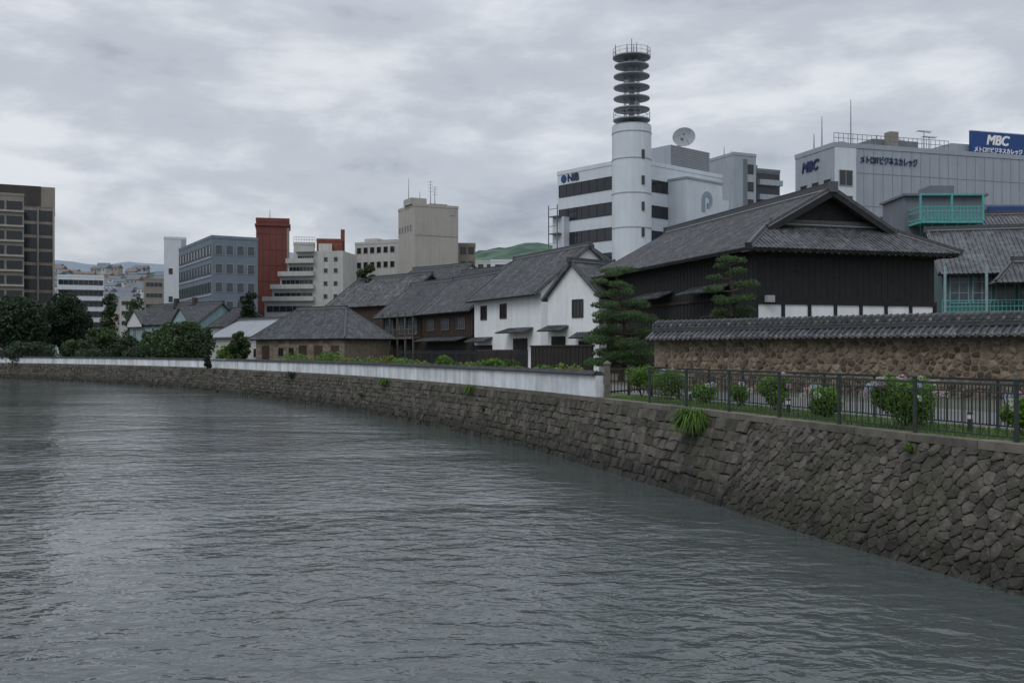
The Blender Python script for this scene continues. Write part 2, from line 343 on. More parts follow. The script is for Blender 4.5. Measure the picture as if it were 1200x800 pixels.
def voronoi(mb,s0,s1,h0,h1,cell,mapf,gap,inset,dep,jit=.38,roundit=False,asp=1.0,mi=0,tilt=.12,jz=.012):
    nx=int((s1-s0)/(cell*asp)); ny=max(1,round((h1-h0)/cell)); ch=(h1-h0)/ny; cw=(s1-s0)/nx
    P={}
    for j in range(-2,ny+2):
        for i in range(-8,nx+8): P[i,j]=(s0+(i+.5+(.25 if j%2 else -.25)+U(-jit,jit))*cw,h0+(j+.5+U(-jit,jit)*.8)*ch)
    for j in range(ny):
        for i in range(nx):
            x,y=P[i,j]
            poly=[(max(s0,x-2*cw),max(h0,y-2*ch)),(min(s1,x+2*cw),max(h0,y-2*ch)),(min(s1,x+2*cw),min(h1,y+2*ch)),(max(s0,x-2*cw),min(h1,y+2*ch))]
            for dj in (-2,-1,0,1,2):
                for di in (-2,-1,0,1,2):
                    if (di or dj) and (i+di,j+dj) in P:
                        a,b_=P[i+di,j+dj]; poly=clip(poly,(x+a)/2,(y+b_)/2,a-x,b_-y)
                        if len(poly)<3: break
                if len(poly)<3: break
            stone(mb,poly,mapf,gap*U(.5,1.5),inset,dep,mi,roundit,tilt,jz)
emb=thing('stone_embankment','long dark mossy stone river embankment curving from the lower right to the far left','embankment')
back=MB(); n=int(SL); vs=[]
for k in range(n+1):
    s=SL*k/n
    vs+=[off(s,batter(-1,s),-1),off(s,batter(HQ,s),HQ)]
back.add(vs,[(2*k,2*k+1,2*k+3,2*k+2) for k in range(n)]); back.build('joint_backing',M['mortar'],emb)
mb=MB()
voronoi(mb,4,SF0,-.25,HQ-.02,.19,emap,.002,.035,.055,.36,roundit=True,asp=1.55,tilt=.2,jz=.014)
rows=[-.3]
while rows[-1]<HQ-.26: rows.append(rows[-1]+U(.21,.33))
rows[-1]=HQ-.02
for j in range(len(rows)-1):
    s=SF0+U(-.15,.1)
    while s<SL-1:
        far=1 if s<SF0+60 else 1.8
        l=U(.26,.75)*far; jj=.035
        poly=[(s+U(-jj,jj),rows[j]+U(-jj,jj)),(s+l+U(-jj,jj),rows[j]+U(-jj,jj)),(s+l+U(-jj,jj),min(HQ,rows[j+1]+U(-jj,jj))),(s+U(-jj,jj),min(HQ,rows[j+1]+U(-jj,jj)))]
        stone(mb,poly,emap,.004,.035,.065,tilt=.16,jz=.014)
        s+=l
mb.build('stone_face',M['stone'],emb)
mb=MB(); s=0
while s<SL-2:
    l=U(1.3,1.9)*(1 if s<90 else 2); a_=[off(s+.01,-.07,HQ-.03),off(s+l-.01,-.07,HQ-.03),off(s+l-.01,.36,HQ-.03),off(s+.01,.36,HQ-.03)]
    zt=GZ+.05+U(-.008,.008)
    b_=[Vector((p.x,p.y,zt)) for p in a_]; mb.add(a_+b_,[(3,2,1,0),(4,5,6,7),(0,1,5,4),(1,2,6,5),(2,3,7,6),(3,0,4,7)]); s+=l
mb.build('coping',M['coping'],emb)
def tuft(s,h,size,n,label,m,droop=.8,up=.45):
    mb=MB(); base=off(s,batter(h,s)-.08,h)
    for k in range(n):
        a=U(0,6.28); d=Vector((math.cos(a),math.sin(a),0))
        p,T,nn=cv(s); d=(d-Vector((nn.x,nn.y,0))*.7).normalized(); l=size*U(.5,1); b0=base+Vector((U(-.1,.1),U(-.1,.1),U(-.08,.08)))*size*1.5
        mid=b0+d*l*.4+Vector((0,0,l*up)); tip=b0+d*l*U(.6,1)+Vector((0,0,l*(up+.1-droop*rnd()))); sd=d.cross(Vector((0,0,1)))*size*.02
        mb.add([b0-sd,b0+sd,mid+sd,mid-sd,tip],[(0,1,2,3),(3,2,4)])
    o=mb.build('fern',m); return tag(o,label,'plant')
# ---------------------------------------------------------------- river wall (white)
def along_wall(name,label,s0,s1):
    t=thing(name,label,'wall')
    ds=1.5; n=int((s1-s0)/ds)
    def prof(mb,P,mi=0):
        vs=[]; m_=len(P)
        for k in range(n+1):
            s=s0+(s1-s0)*k/n
            for d,z in P: vs.append(off(s,d,z))
        fs=[(k*m_+j,(k+1)*m_+j,(k+1)*m_+(j+1)%m_,k*m_+(j+1)%m_) for k in range(n) for j in range(m_)]
        fs+=[tuple(range(m_)),tuple(range(n*m_+m_-1,n*m_-1,-1))]
        mb.add(vs,fs,mi)
    mb=MB(); prof(mb,[(.02,GZ+.06),(.02,GZ+.84),(.32,GZ+.84),(.32,GZ+.06)]); mb.build('plaster_body',M['river_wall'],t)
    mb=MB(); prof(mb,[(-.10,GZ+.85),(-.11,GZ+.90),(.09,GZ+1.0),(.25,GZ+1.0),(.45,GZ+.90),(.44,GZ+.85)])
    s=s0
    while s<min(s1,s0+70):
        a_=off(s,-.13,GZ+.895);b_=off(s,.08,GZ+1.02); mb.bar(a_,b_,.06,.05); s+=.3
    mb.build('tile_coping',M['ridge'],t)
S240=s_at_px(243)
along_wall('river_wall','low stained white plaster wall with dark tile coping, centre stretch ending at brown gatepost',S700,S240-1.2)
along_wall('river_wall','far left stretch of low white wall beyond the small cypress on the quay',S240+1.2,SL-4)
# ---------------------------------------------------------------- fences
def iron_fence(s0,s1,d,h,sp,label,m,rails,bal,cat='fence',name='iron_fence',finial=True,pw=.075):
    t=thing(name,label,cat)
    n=max(1,round((s1-s0)/sp)); S=[s0+(s1-s0)*k/n for k in range(n+1)]
    for s in S:
        mb=MB(); p=off(s,d,GZ); mb.tube(p,p+Vector((0,0,h)),pw*.62,pw*.62,8)
        mb.tube(p,p+Vector((0,0,.05)),pw*1.1,pw*1.1,8)
        if finial: mb.ball(p+Vector((0,0,h+.03)),pw*.8,pw*.8,pw*.7); mb.tube(p+Vector((0,0,h-.06)),p+Vector((0,0,h-.02)),pw*.85,pw*.85,8)
        mb.build('post',m,t,smooth=False)
    for a,b_ in zip(S,S[1:]):
        mb=MB()
        for z,th in rails: mb.bar(off(a,d,GZ+z),off(b_,d,GZ+z),th,th)
        k=a+bal
        while k<b_-bal*.5: 
            mb.bar(off(k,d,GZ+rails[-1][0]),off(k,d,GZ+rails[1][0]),.018,.018); k+=bal
        mb.build('railing_panel',m,t)
    return t
iron_fence(1.5,s_at_px(762,.25),.22,1.17,2.55,'nearer green-black iron railing with round-topped posts along the edge of the quay',M['fence'],[(1.10,.05),(.95,.03),(.14,.03)],.21)
iron_fence(2,S700+1,2.8,1.12,2.2,'darker railing with closely spaced bars between the hydrangea strip and the path',M['fence2'],[(1.1,.055),(1.0,.03),(.1,.03)],.115,finial=False,pw=.06)
p=off(S700-.4,.3,GZ)
t=thing('gatepost','brown square gatepost where the white wall meets the iron railing','post',p)
mb=MB(); mb.box(-.1,.1,-.1,.1,0,1.25); mb.build('shaft',M['greywood'],t)
mb=MB(); mb.box(-.13,.13,-.13,.13,1.25,1.31); mb.add([(-.13,-.13,1.312),(.13,-.13,1.312),(.13,.13,1.312),(-.13,.13,1.312),(0,0,1.4)],[(0,1,4),(1,2,4),(2,3,4),(3,0,4)]); mb.build('cap',M['greywood'],t)
t=thing('wooden_fence','short brown slatted timber fence between the gatepost and the pine','fence')
a_=off(S700+.9,.9,GZ); b_=Vector((6.6,42.5,GZ)); n=6
for k in range(0,n+1,2):
    q=a_.lerp(b_,k/n); mb=MB(); mb.box(q.x-.05,q.x+.05,q.y-.05,q.y+.05,GZ,GZ+1.2); mb.build('post',M['brownwood'],t)
mb=MB()
for k in range(19): q=a_.lerp(b_,k/19); mb.bar(q+Vector((0,0,.1)),q+Vector((0,0,1.1)),.035,.03)
for z in (.2,1.05): mb.bar(a_+Vector((0,0,z)),b_+Vector((0,0,z)),.05,.06)
mb.build('slats',M['brownwood'],t)
def bollard(px,Y,label):
    x_=X(px,Y); t=thing('bollard_light',label,'garden light',(x_,Y,GZ),0,'bollard lights in the planting strip')
    mb=MB(); mb.tube((0,0,0),(0,0,.28),.055,.055,12); mb.build('base_tube',M['frame_d'],t)
    mb=MB(); mb.tube((0,0,.28),(0,0,.38),.05,.05,12); mb.build('diffuser',M['frame_w'],t)
    mb=MB(); mb.tube((0,0,.38),(0,0,.43),.062,.055,12); mb.build('cap',M['frame_d'],t)
bollard(1137,21.4,'small white-banded bollard light right of the big hydrangea'); bollard(924,27.4,'small bollard light behind the railing left of the middle hydrangeas'); bollard(809,34,'farthest small bollard light near the wooden fence')
# ---------------------------------------------------------------- vegetation
def leafquad(mb,c,sz,r,flat=0):
    a=Vector((U(-1,1),U(-1,1),U(-1,1)*(1-flat))).normalized(); b_=a.cross(Vector((U(-1,1),U(-1,1),U(-1,1)))).normalized()
    a*=sz*U(.6,1.1); b_*=sz*U(.35,.6)
    mb.add([c-a,c+b_,c+a,c-b_],[(0,1,2,3)],0,r)
def crown(mb,clumps,n,sz,flat=0):
    tot=sum(c[1]*c[1] for c in clumps)
    for (c,rr,rz) in clumps:
        cr=rnd(); k=int(n*rr*rr/tot)
        for _ in range(k):
            d=Vector((U(-1,1),U(-1,1),U(-1,1)))
            while d.length>1: d=Vector((U(-1,1),U(-1,1),U(-1,1)))
            d=d.normalized()*(d.length**.45)*U(.85,1.12)
            leafquad(mb,Vector(c)+Vector((d.x*rr,d.y*rr,d.z*rz)),sz,min(1,max(0,.5*cr+.3*rnd()+.2*(d.z*.5+.5))),flat)  # clump tops lighter, undersides darker: shading put into the leaf tone
def tree(px,Y,top,wpx,label,m='leaf',n=2600,sz=.28,shape='round',base=GZ,cat='tree',name='tree',group=None,trunkfrac=.25,nc=14):
    x_=X(px,Y); H=Z(top,Y)-base; Wd=wpx*Y/F; sz*=.75; n=int(n*2)
    t=thing(name,label,cat,(x_,Y,base),0,group)
    mb=MB(); r0=max(.07,H*.022); p0=Vector((0,0,-.05))
    p=p0; hh=H*.75
    for k in range(5):
        q=Vector((U(-.04,.04)*min(H*.6,Wd),U(-.04,.04)*min(H*.6,Wd),hh*(k+1)/5)); mb.tube(p,q,r0*(1-k*.18),r0*(1-(k+1)*.18),7)
        if k>=1:
            for _ in range(2):
                a=U(0,6.28); e_=q+Vector((math.cos(a)*Wd*.32,math.sin(a)*Wd*.32,H*.12)); mb.tube(q,e_,r0*.45,r0*.15,5)
        p=q
    mb.build('trunk',M['bark'],t)
    cl=[]; b0=H*trunkfrac
    for k in range(nc):
        f=(k+.5)/nc; z=b0+(H-b0)*f*.95
        if shape=='round': rad=Wd/2*math.sin(math.pi*min(1,max(.12,(.15+.8*f))))**.6
        elif shape=='cone': rad=Wd/2*(1.05-f)
        else: rad=Wd/2*(1.0-.5*abs(f-.4))
        rr=max(.16*Wd,rad*U(.38,.58)); 
        if shape!='round': rr=max(rr,rad*.75)
        a=k*2.4+U(-.5,.5); dist=max(0,rad-rr*.8)
        cl.append(((math.cos(a)*dist,math.sin(a)*dist,min(z,H-rr*.7)),rr,max(rr*.75,(H-b0)/nc*.7)))
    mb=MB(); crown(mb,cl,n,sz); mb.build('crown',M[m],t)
    return t
def shrub(x_,y_,w_,h_,label,m='leaf_l',n=500,sz=.07,group=None,name='shrub',flowers=None,nf=0,base=GZ):
    t=thing(name,label,'shrub',(x_,y_,base),0,group); mb=MB()
    cl=[]
    for k in range(11):
        a=k*2.4; d=w_/2*U(.2,.64); rr=w_*U(.2,.27); cl.append(((math.cos(a)*d,math.sin(a)*d,min(h_-rr*.8,max(rr*.7,h_*U(.35,.8)))),rr,rr*.95))
    cl.append(((0,0,h_*.62),w_*.3,h_*.36))
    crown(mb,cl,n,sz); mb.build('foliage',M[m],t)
    mb=MB()
    for k in range(7): a=U(0,6.28); mb.tube((0,0,0),(math.cos(a)*w_*.3,math.sin(a)*w_*.3,h_*.65),.012,.006,5)
    mb.build('stem',M['bark'],t)
    for k in range(nf):
        a=U(0,6.28); el=U(.1,1.2); c=Vector((math.cos(a)*math.cos(el)*w_*.54,math.sin(a)*math.cos(el)*w_*.54,h_*.5+math.sin(el)*h_*.54)); mb=MB(); fr=U(.07,.105)
        for _ in range(90):
            d=Vector((U(-1,1),U(-1,1),U(-.6,1))).normalized(); leafquad(mb,c+d*fr,.024,rnd())
        mb.build('flower_head',M[random.choice(flowers)],t)
    return t
random.seed(21)
HY='hydrangea bushes between the two railings'
for px,Y,w_,h_,n,nf,lab in [(1060,22.2,1.75,1.12,9500,22,'largest hydrangea bush with pale blue and pink flower heads'),(966,25.6,1.05,.85,4200,7,'medium hydrangea with few blooms, next left of the largest bush'),(908,28.3,.95,1.1,4000,5,'upright hydrangea beside the bollard light'),(866,31,.75,.7,2000,2,'small low hydrangea left of the upright one'),(826,32.6,1.0,.65,2400,3,'low wide hydrangea midway along the strip'),(784,35.5,1.5,1.05,4000,3,'hydrangea behind the last post of the near railing'),(752,38,1.3,1.2,3200,0,'pale green bush beside the brown slatted fence'),(1199,19.9,.8,.85,3400,5,'hydrangea cut off by the right edge of the picture')]:
    shrub(X(px,Y),Y,w_,h_,lab,'leaf_l',n,.042,HY,'hydrangea',['petal_b','petal_w','petal_p','petal_w'],nf)
random.seed(5); mb=MB()
for k in range(20000):
    s=8+(S700-8)*rnd()**1.2; d=U(.3,2.7); b0=off(s,d,GZ+.01); l=U(.04,.12)*(1.7 if d<.6 else 1); a=U(0,6.28); dx=Vector((math.cos(a),math.sin(a),0))*.012
    mb.add([b0-dx,b0+dx,b0+Vector((U(-.04,.04),U(-.04,.04),l))],[(0,1,2)])
tag(mb.build('grass',M['grass']),'short green grass in the strip along the quay edge','grass',kind='stuff')
tuft(s_at_px(826),1.72,.95,1100,'tall bright green fern growing from the top of the embankment',M['leaf_l'],.9,.6)
tuft(s_at_px(556),1.95,.75,220,'bright green weed tuft high on the embankment below the white wall',M['leaf_l'])
tuft(s_at_px(575),1.2,.4,90,'small weed tuft halfway down the embankment',M['leaf'])
tuft(s_at_px(455),1.9,.9,160,'long spreading weeds at the foot of the middle white wall',M['leaf_l'])
tuft(s_at_px(345),1.9,1.0,160,'weeds on the embankment where it bends away',M['leaf'])
tuft(s_at_px(430),1.0,.6,80,'weed clump low on the distant embankment',M['leaf'])
tuft(s_at_px(1075),2.0,.3,90,'little grass tuft hanging over the coping under the largest hydrangea',M['grass'])
random.seed(31)
SHL=['light green shrub closest to the gatepost behind the white wall','shrub second from the gatepost behind the white wall','low shrub below the paired white storehouse windows','shrub below left end of the two-window storehouse','shrub in front of the dark railing near its right end','shrub in front of the middle of the dark railing','shrub in front of the black canopy house','shrub at the left end of the dark railing','first shrub left of the dark railing','shrub in front of the verandah house corner','shrub in front of the right end of tan stone warehouse','tall shrub in front of the tan stone warehouse','shrub in front of the middle of tan stone warehouse','leftmost clipped shrub before the tan stone warehouse']
for k,(px,w_) in enumerate([(668,2.0),(640,1.3),(602,1.6),(575,1.5),(548,1.8),(520,1.5),(496,1.5),(474,2.0),(450,1.8),(428,2.2),(407,2.0),(386,2.6),(366,2.4),(345,2.8)]):
    s=s_at_px(px,1.6); q=off(s,1.6,GZ); h_=[1.12,1.15,1.0,1.35,1.1,1.5,1.1,1.25,1.5,1.3,1.2,1.7,1.3,1.5][k]
    shrub(q.x,q.y,w_,h_,SHL[k],['leaf_y','leaf_l'][k%2],900,.11,'shrubs behind the white wall')
def pine(px,Y,top,wpx,label,lean,seed,n=9000):
    random.seed(seed); x_=X(px,Y); H=Z(top,Y)-GZ; Wd=wpx*Y/F
    t=thing('pine_tree',label,'tree',(x_,Y,GZ)); mb=MB(); p=Vector((0,0,-.1)); tr=[]
    for k in range(9):
        f=(k+1)/9; q=Vector((lean*math.sin(f*4.2)*.35,.2*math.sin(f*5),H*.96*f)); mb.tube(p,q,.17*(1-f*.75)+.02,.17*(1-(f+.1)*.75)+.015,8); tr.append(q); p=q
    mb.build('trunk',M['bark'],t)
    cl=[]; nt_=9
    for k in range(nt_):
        f=.15+.81*k/(nt_-1); z=H*f; wd=Wd/2*(1.15-.60*f)*U(.78,1.18)
        base=tr[min(8,int(f*9))]
        m_=5 if k<6 else 3
        for j in range(m_):
            a=k*1.3+j*6.28/m_+U(-.5,.5); d=wd*U(.42,.86); c=Vector((base.x+math.cos(a)*d,base.y+math.sin(a)*d,z+U(-.2,.2)))
            cl.append((c,wd*U(.28,.42),wd*.11+.08))
            b2=MB(); b2.tube((base.x,base.y,z-.2),c-Vector((0,0,.05)),.05,.018,5); b2.build('branch',M['bark'],t)
    cl.append((Vector((tr[-1].x,tr[-1].y,H-.2)),Wd*.13,.28))
    mb=MB(); tot=sum(c[1]**2 for c in cl)
    for c,rr,rz in cl:
        cr=rnd()
        for _ in range(int(n*rr*rr/tot)):
            a=U(0,6.28); q=math.sqrt(rnd())*rr; h=U(-.6,1)*rz*math.sqrt(max(.05,1-(q/rr)**2)); c0=c+Vector((math.cos(a)*q,math.sin(a)*q,h))
            d=Vector((U(-1,1),U(-1,1),U(.1,1.3))).normalized()*U(.1,.18); sd=d.cross(Vector((U(-1,1),U(-1,1),U(-1,1)))).normalized()*.03
            mb.add([c0-sd,c0+sd,c0+d],[(0,1,2)],0,min(1,.35*cr+.3*rnd()+.35*(h/rz*.5+.5)))  # needle tone also carries painted shade, darker towards each pad's underside
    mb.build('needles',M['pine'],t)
pine(727,57,315,104,'tall tiered pine in front of the black hall',.9,4,23000)
pine(858,52.5,301,84,'tiered pine rising behind the earthen wall',.7,9,16000)
tree(243,101,406,9,'small dark cypress standing in the gap of the white wall','leaf_d',900,.14,'cone',trunkfrac=.1)
random.seed(41)
tree(18,158,347,76,'broad dark tree at the left edge in front of the brown offices','leaf_d',5200,.42,nc=22)
tree(77,165,343,56,'tall dark round tree next to the left edge tree','leaf_d',4600,.42,nc=22)
tree(35,150,400,60,'low dark bush under the left edge tree','leaf_d',1500,.35,trunkfrac=.05,name='bush',cat='bush')
tree(118,150,384,46,'mid green tree left of the teal house','leaf',2600,.36,trunkfrac=.1)
tree(92,146,398,40,'small mid green tree below the tall round tree','leaf',1600,.33,trunkfrac=.08)
tree(150,140,394,34,'small tree below the left gable of the teal house','leaf_d',1500,.33,trunkfrac=.08)
tree(180,133,388,40,'spreading tree in front of the teal house','leaf',2600,.32,trunkfrac=.1)
tree(214,126,377,70,'large rounded tree before the pale metal roof','leaf',5200,.32,nc=20,trunkfrac=.1)
tree(170,128,406,60,'low hedge-like bush behind the far white wall','leaf_d',1500,.3,trunkfrac=.03,name='bush',cat='bush')
tree(125,140,408,70,'long low bush behind the farthest white wall','leaf_d',1500,.3,trunkfrac=.03,name='bush',cat='bush')
tree(280,112,388,26,'small round tree before the tan stone warehouse gable','leaf',1500,.26,trunkfrac=.1)
tree(267,112,404,28,'low bush at the foot of the small round tree','leaf_l',800,.24,trunkfrac=.03,name='bush',cat='bush')
tree(291,158,340,24,'narrow dark conifer below the green cupola','leaf_d',2200,.35,'col',trunkfrac=.1)
tree(430,155,308,38,'bright green tree between beige blocks above tiled roofs','leaf',3000,.36,trunkfrac=.3)
tree(205,170,358,14,'thin conifer behind the teal house ridge','leaf_d',1300,.33,'cone',trunkfrac=.1)
tree(128,250,342,20,'distant tree beside the white apartment block','leaf',1600,.5,'col',trunkfrac=.1)
tree(158,260,348,26,'distant tree left of the slim white tower','leaf',1600,.5,'col',trunkfrac=.1)
tree(597,75,421,26,'low green bush by the railing before the white storehouse','leaf_l',600,.16,trunkfrac=.03,name='bush',cat='bush')
# ---------------------------------------------------------------- buildings: helpers
WC={}
def window(root,x_,y_,z_,w_,h_,face='f',fm='frame_d',gm='glass',nx=1,nz=1,pane=False,fw=.07,name='window'):
    key=(round(w_,2),round(h_,2),fm,gm,nx,nz,pane,fw)
    if key not in WC:
        mb=MB(); a=w_/2
        for x0,x1,z0,z1 in ((-a,a,0,fw),(-a,a,h_-fw,h_),(-a,-a+fw,fw,h_-fw),(a-fw,a,fw,h_-fw)): mb.box(x0,x1,-.07,.02,z0,z1)
        for i in range(1,nx): c=-a+w_*i/nx; mb.box(c-fw*.35,c+fw*.35,-.055,.018,fw,h_-fw)
        for i in range(1,nz): c=h_*i/nz; mb.box(-a+fw,a-fw,-.05,.016,c-fw*.3,c+fw*.3)
        pv=[(-a+fw*.5,-.02,fw*.5),(a-fw*.5,-.02,fw*.5),(a-fw*.5,-.02,h_-fw*.5),(-a+fw*.5,-.02,h_-fw*.5)]
        if pane:
            me=mb.build(name,M[fm]); m2=MB(); m2.add(pv,[(0,1,2,3)]); pe=m2.build('pane',M[gm]); WC[key]=(me.data,pe.data); bpy.data.objects.remove(me); bpy.data.objects.remove(pe)
        else:
            mb.add(pv,[(0,1,2,3)],1); me=mb.build(name,[M[fm],M[gm]]); WC[key]=(me.data,None); bpy.data.objects.remove(me)
    a_,b_=WC[key]; o=bpy.data.objects.new(name,a_); col.objects.link(o); o.parent=root; o.location=(x_,y_,z_)
    o.rotation_euler=(0,0,{'f':0,'r':R(90),'l':R(-90)}[face])
    if b_: p=bpy.data.objects.new('pane',b_); col.objects.link(p); p.parent=o
    return o
def frame2(A,B):
    ax,ay=X(*A),A[1]; bx,by=X(*B),B[1]; return ax,ay,math.atan2(by-ay,bx-ax),math.hypot(bx-ax,by-ay)
def fb(pa,pb,Y):   # a front square to the line of sight at its right-hand corner
    a=(pa-600)/F; b_=(pb-600)/F; t_=Y*(b_-a)/(1+a*b_); return (pa,Y+t_*b_),(pb,Y)
def block(A,B,D,ztop,wall,label,name='office_building',group=None,par=.5):
    ax,ay,rz,W=frame2(A,B); t=thing(name,label,'building',(ax,ay,GZ),rz,group); H=ztop-GZ
    mb=MB(); mb.box(0,W,0,D,-.2,H-par,r=.5); mb.build('wall',M[wall],t)
    mb=MB(); e=.06
    mb.box(-e,W+e,-e,.3,H-par,H,r=.5); mb.box(-e,W+e,D-.3,D+e,H-par,H,r=.5); mb.box(-e,.3,.3,D-.3,H-par,H,r=.5); mb.box(W-.3,W+e,.3,D-.3,H-par,H,r=.5); mb.build('parapet',M[wall],t)
    return t,W,H
def part(root,name,m,*boxes):
    mb=MB()
    for b_ in boxes: mb.box(*b_)
    return mb.build(name,M[m] if isinstance(m,str) else m,root)
def text(root,body,size,m,loc,face='f',shear=0,ext=.03,name='lettering',bold=0,align='LEFT',sx=1):
    cu=bpy.data.curves.new('lettering','FONT'); cu.body=body; cu.size=size; cu.shear=shear; cu.extrude=ext; cu.align_x=align; cu.materials.append(M[m])
    to=bpy.data.objects.new('t',cu); col.objects.link(to); dg=bpy.context.evaluated_depsgraph_get()
    me=bpy.data.meshes.new_from_object(to.evaluated_get(dg)); bpy.data.objects.remove(to)
    if bold:
        bm=bmesh.new()
        for i,(dx,dy) in enumerate([(0,0),(bold,0),(0,bold),(bold,bold),(bold*.5,bold*.5)]):
            n0=len(bm.verts); bm.from_mesh(me); bm.verts.ensure_lookup_table()
            for v_ in bm.verts[n0:]: v_.co.x+=dx; v_.co.y+=dy; v_.co.z+=i*.004
        bm.to_mesh(me); bm.free()
    o=bpy.data.objects.new(name,me); col.objects.link(o); o.parent=root; o.location=loc; o.scale=(sx,1,1); o.rotation_euler=(R(90),0,{'f':0,'l':R(-90),'r':R(90)}[face]); return o
def antenna(root,x_,y_,z0,h,kind=0):
    mb=MB(); mb.tube((x_,y_,z0),(x_,y_,z0+h),.09,.035,6)
    if kind==1:
        for k in range(4): z=z0+h*(.6+.12*k); mb.bar((x_-.5,y_,z),(x_+.5,y_,z),.05)
    if kind==2:
        mb.bar((x_-.9,y_,z0+h),(x_+.9,y_,z0+h*.97),.06)
        for k in range(6): mb.bar((x_-.8+.32*k,y_-.4,z0+h),(x_-.8+.32*k,y_+.4,z0+h),.04)
    return mb.build('antenna',M['steel'],root)
def roof_plane(mb,P,th=.16,rib=.3,mi=0,rr=.055):
    P=[Vector(p) for p in P]; u_=(P[1]-P[0]).normalized()
    n=(P[1]-P[0]).cross(P[2]-P[0]).normalized()
    if n.z<0: n=-n
    d=n.cross(u_).normalized()
    if d.z<0: d=-d
    uv=[((p-P[0]).dot(u_),(p-P[0]).dot(d)) for p in P]
    k=len(P); low=[p-n*th for p in P]
    fs=[tuple(range(k)),tuple(range(2*k-1,k-1,-1))]+[(i,(i+1)%k,k+(i+1)%k,k+i) for i in range(k)]
    mb.add(P+low,fs,mi,.5,uv+uv)
    umin=min(a for a,_ in uv); umax=max(a for a,_ in uv); c=umin+rib/2
    while c<umax:
        ds=[]
        for i in range(k):
            (a0,b0),(a1,b1)=uv[i],uv[(i+1)%k]
            if (a0-c)*(a1-c)<0: ds.append(b0+(b1-b0)*(c-a0)/(a1-a0))
        if len(ds)>=2:
            d0,d1=min(ds),max(ds)
            if d1-d0>.1:
                a=P[0]+u_*c+d*(d0-.03); b_=P[0]+u_*c+d*d1; w1=u_*rr; w2=u_*rr*.5; h1=n*.005; h2=n*rr*1.1
                vs=[a-w1+h1,a-w2+h2,a+w2+h2,a+w1+h1,b_-w1+h1,b_-w2+h2,b_+w2+h2,b_+w1+h1]; du=[(c-.1,d0),(c,d0),(c,d0),(c+.1,d0),(c-.1,d1),(c,d1),(c,d1),(c+.1,d1)]
                mb.add(vs,[(0,1,5,4),(1,2,6,5),(2,3,7,6),(0,3,2,1)],mi,None,du)
        c+=rib
def ridge(root,pts,w=.32,h=.36,name='ridge',ends=True,lime=True):
    mb=MB()
    for a,b_ in zip(pts,pts[1:]):
        a=Vector(a);b_=Vector(b_); z=Vector((0,0,h*.25)); mb.bar(a+z,b_+z,w,h*.8); z=Vector((0,0,h*.8)); mb.bar(a+z,b_+z,w*.62,h*.35)
        if lime:
            z=Vector((0,0,h*.12)); mb.bar(a+z,b_+z,w+.03,h*.12,1)
    if ends:
        for p,q in ((Vector(pts[0]),Vector(pts[1])),(Vector(pts[-1]),Vector(pts[-2]))):
            d=(p-q).normalized(); mb.bar(p+Vector((0,0,h*.35)),p+d*.14+Vector((0,0,h*.35)),w*1.4,h*1.3)
    return mb.build(name,[M['ridge'],M['ridge_lime']],root)
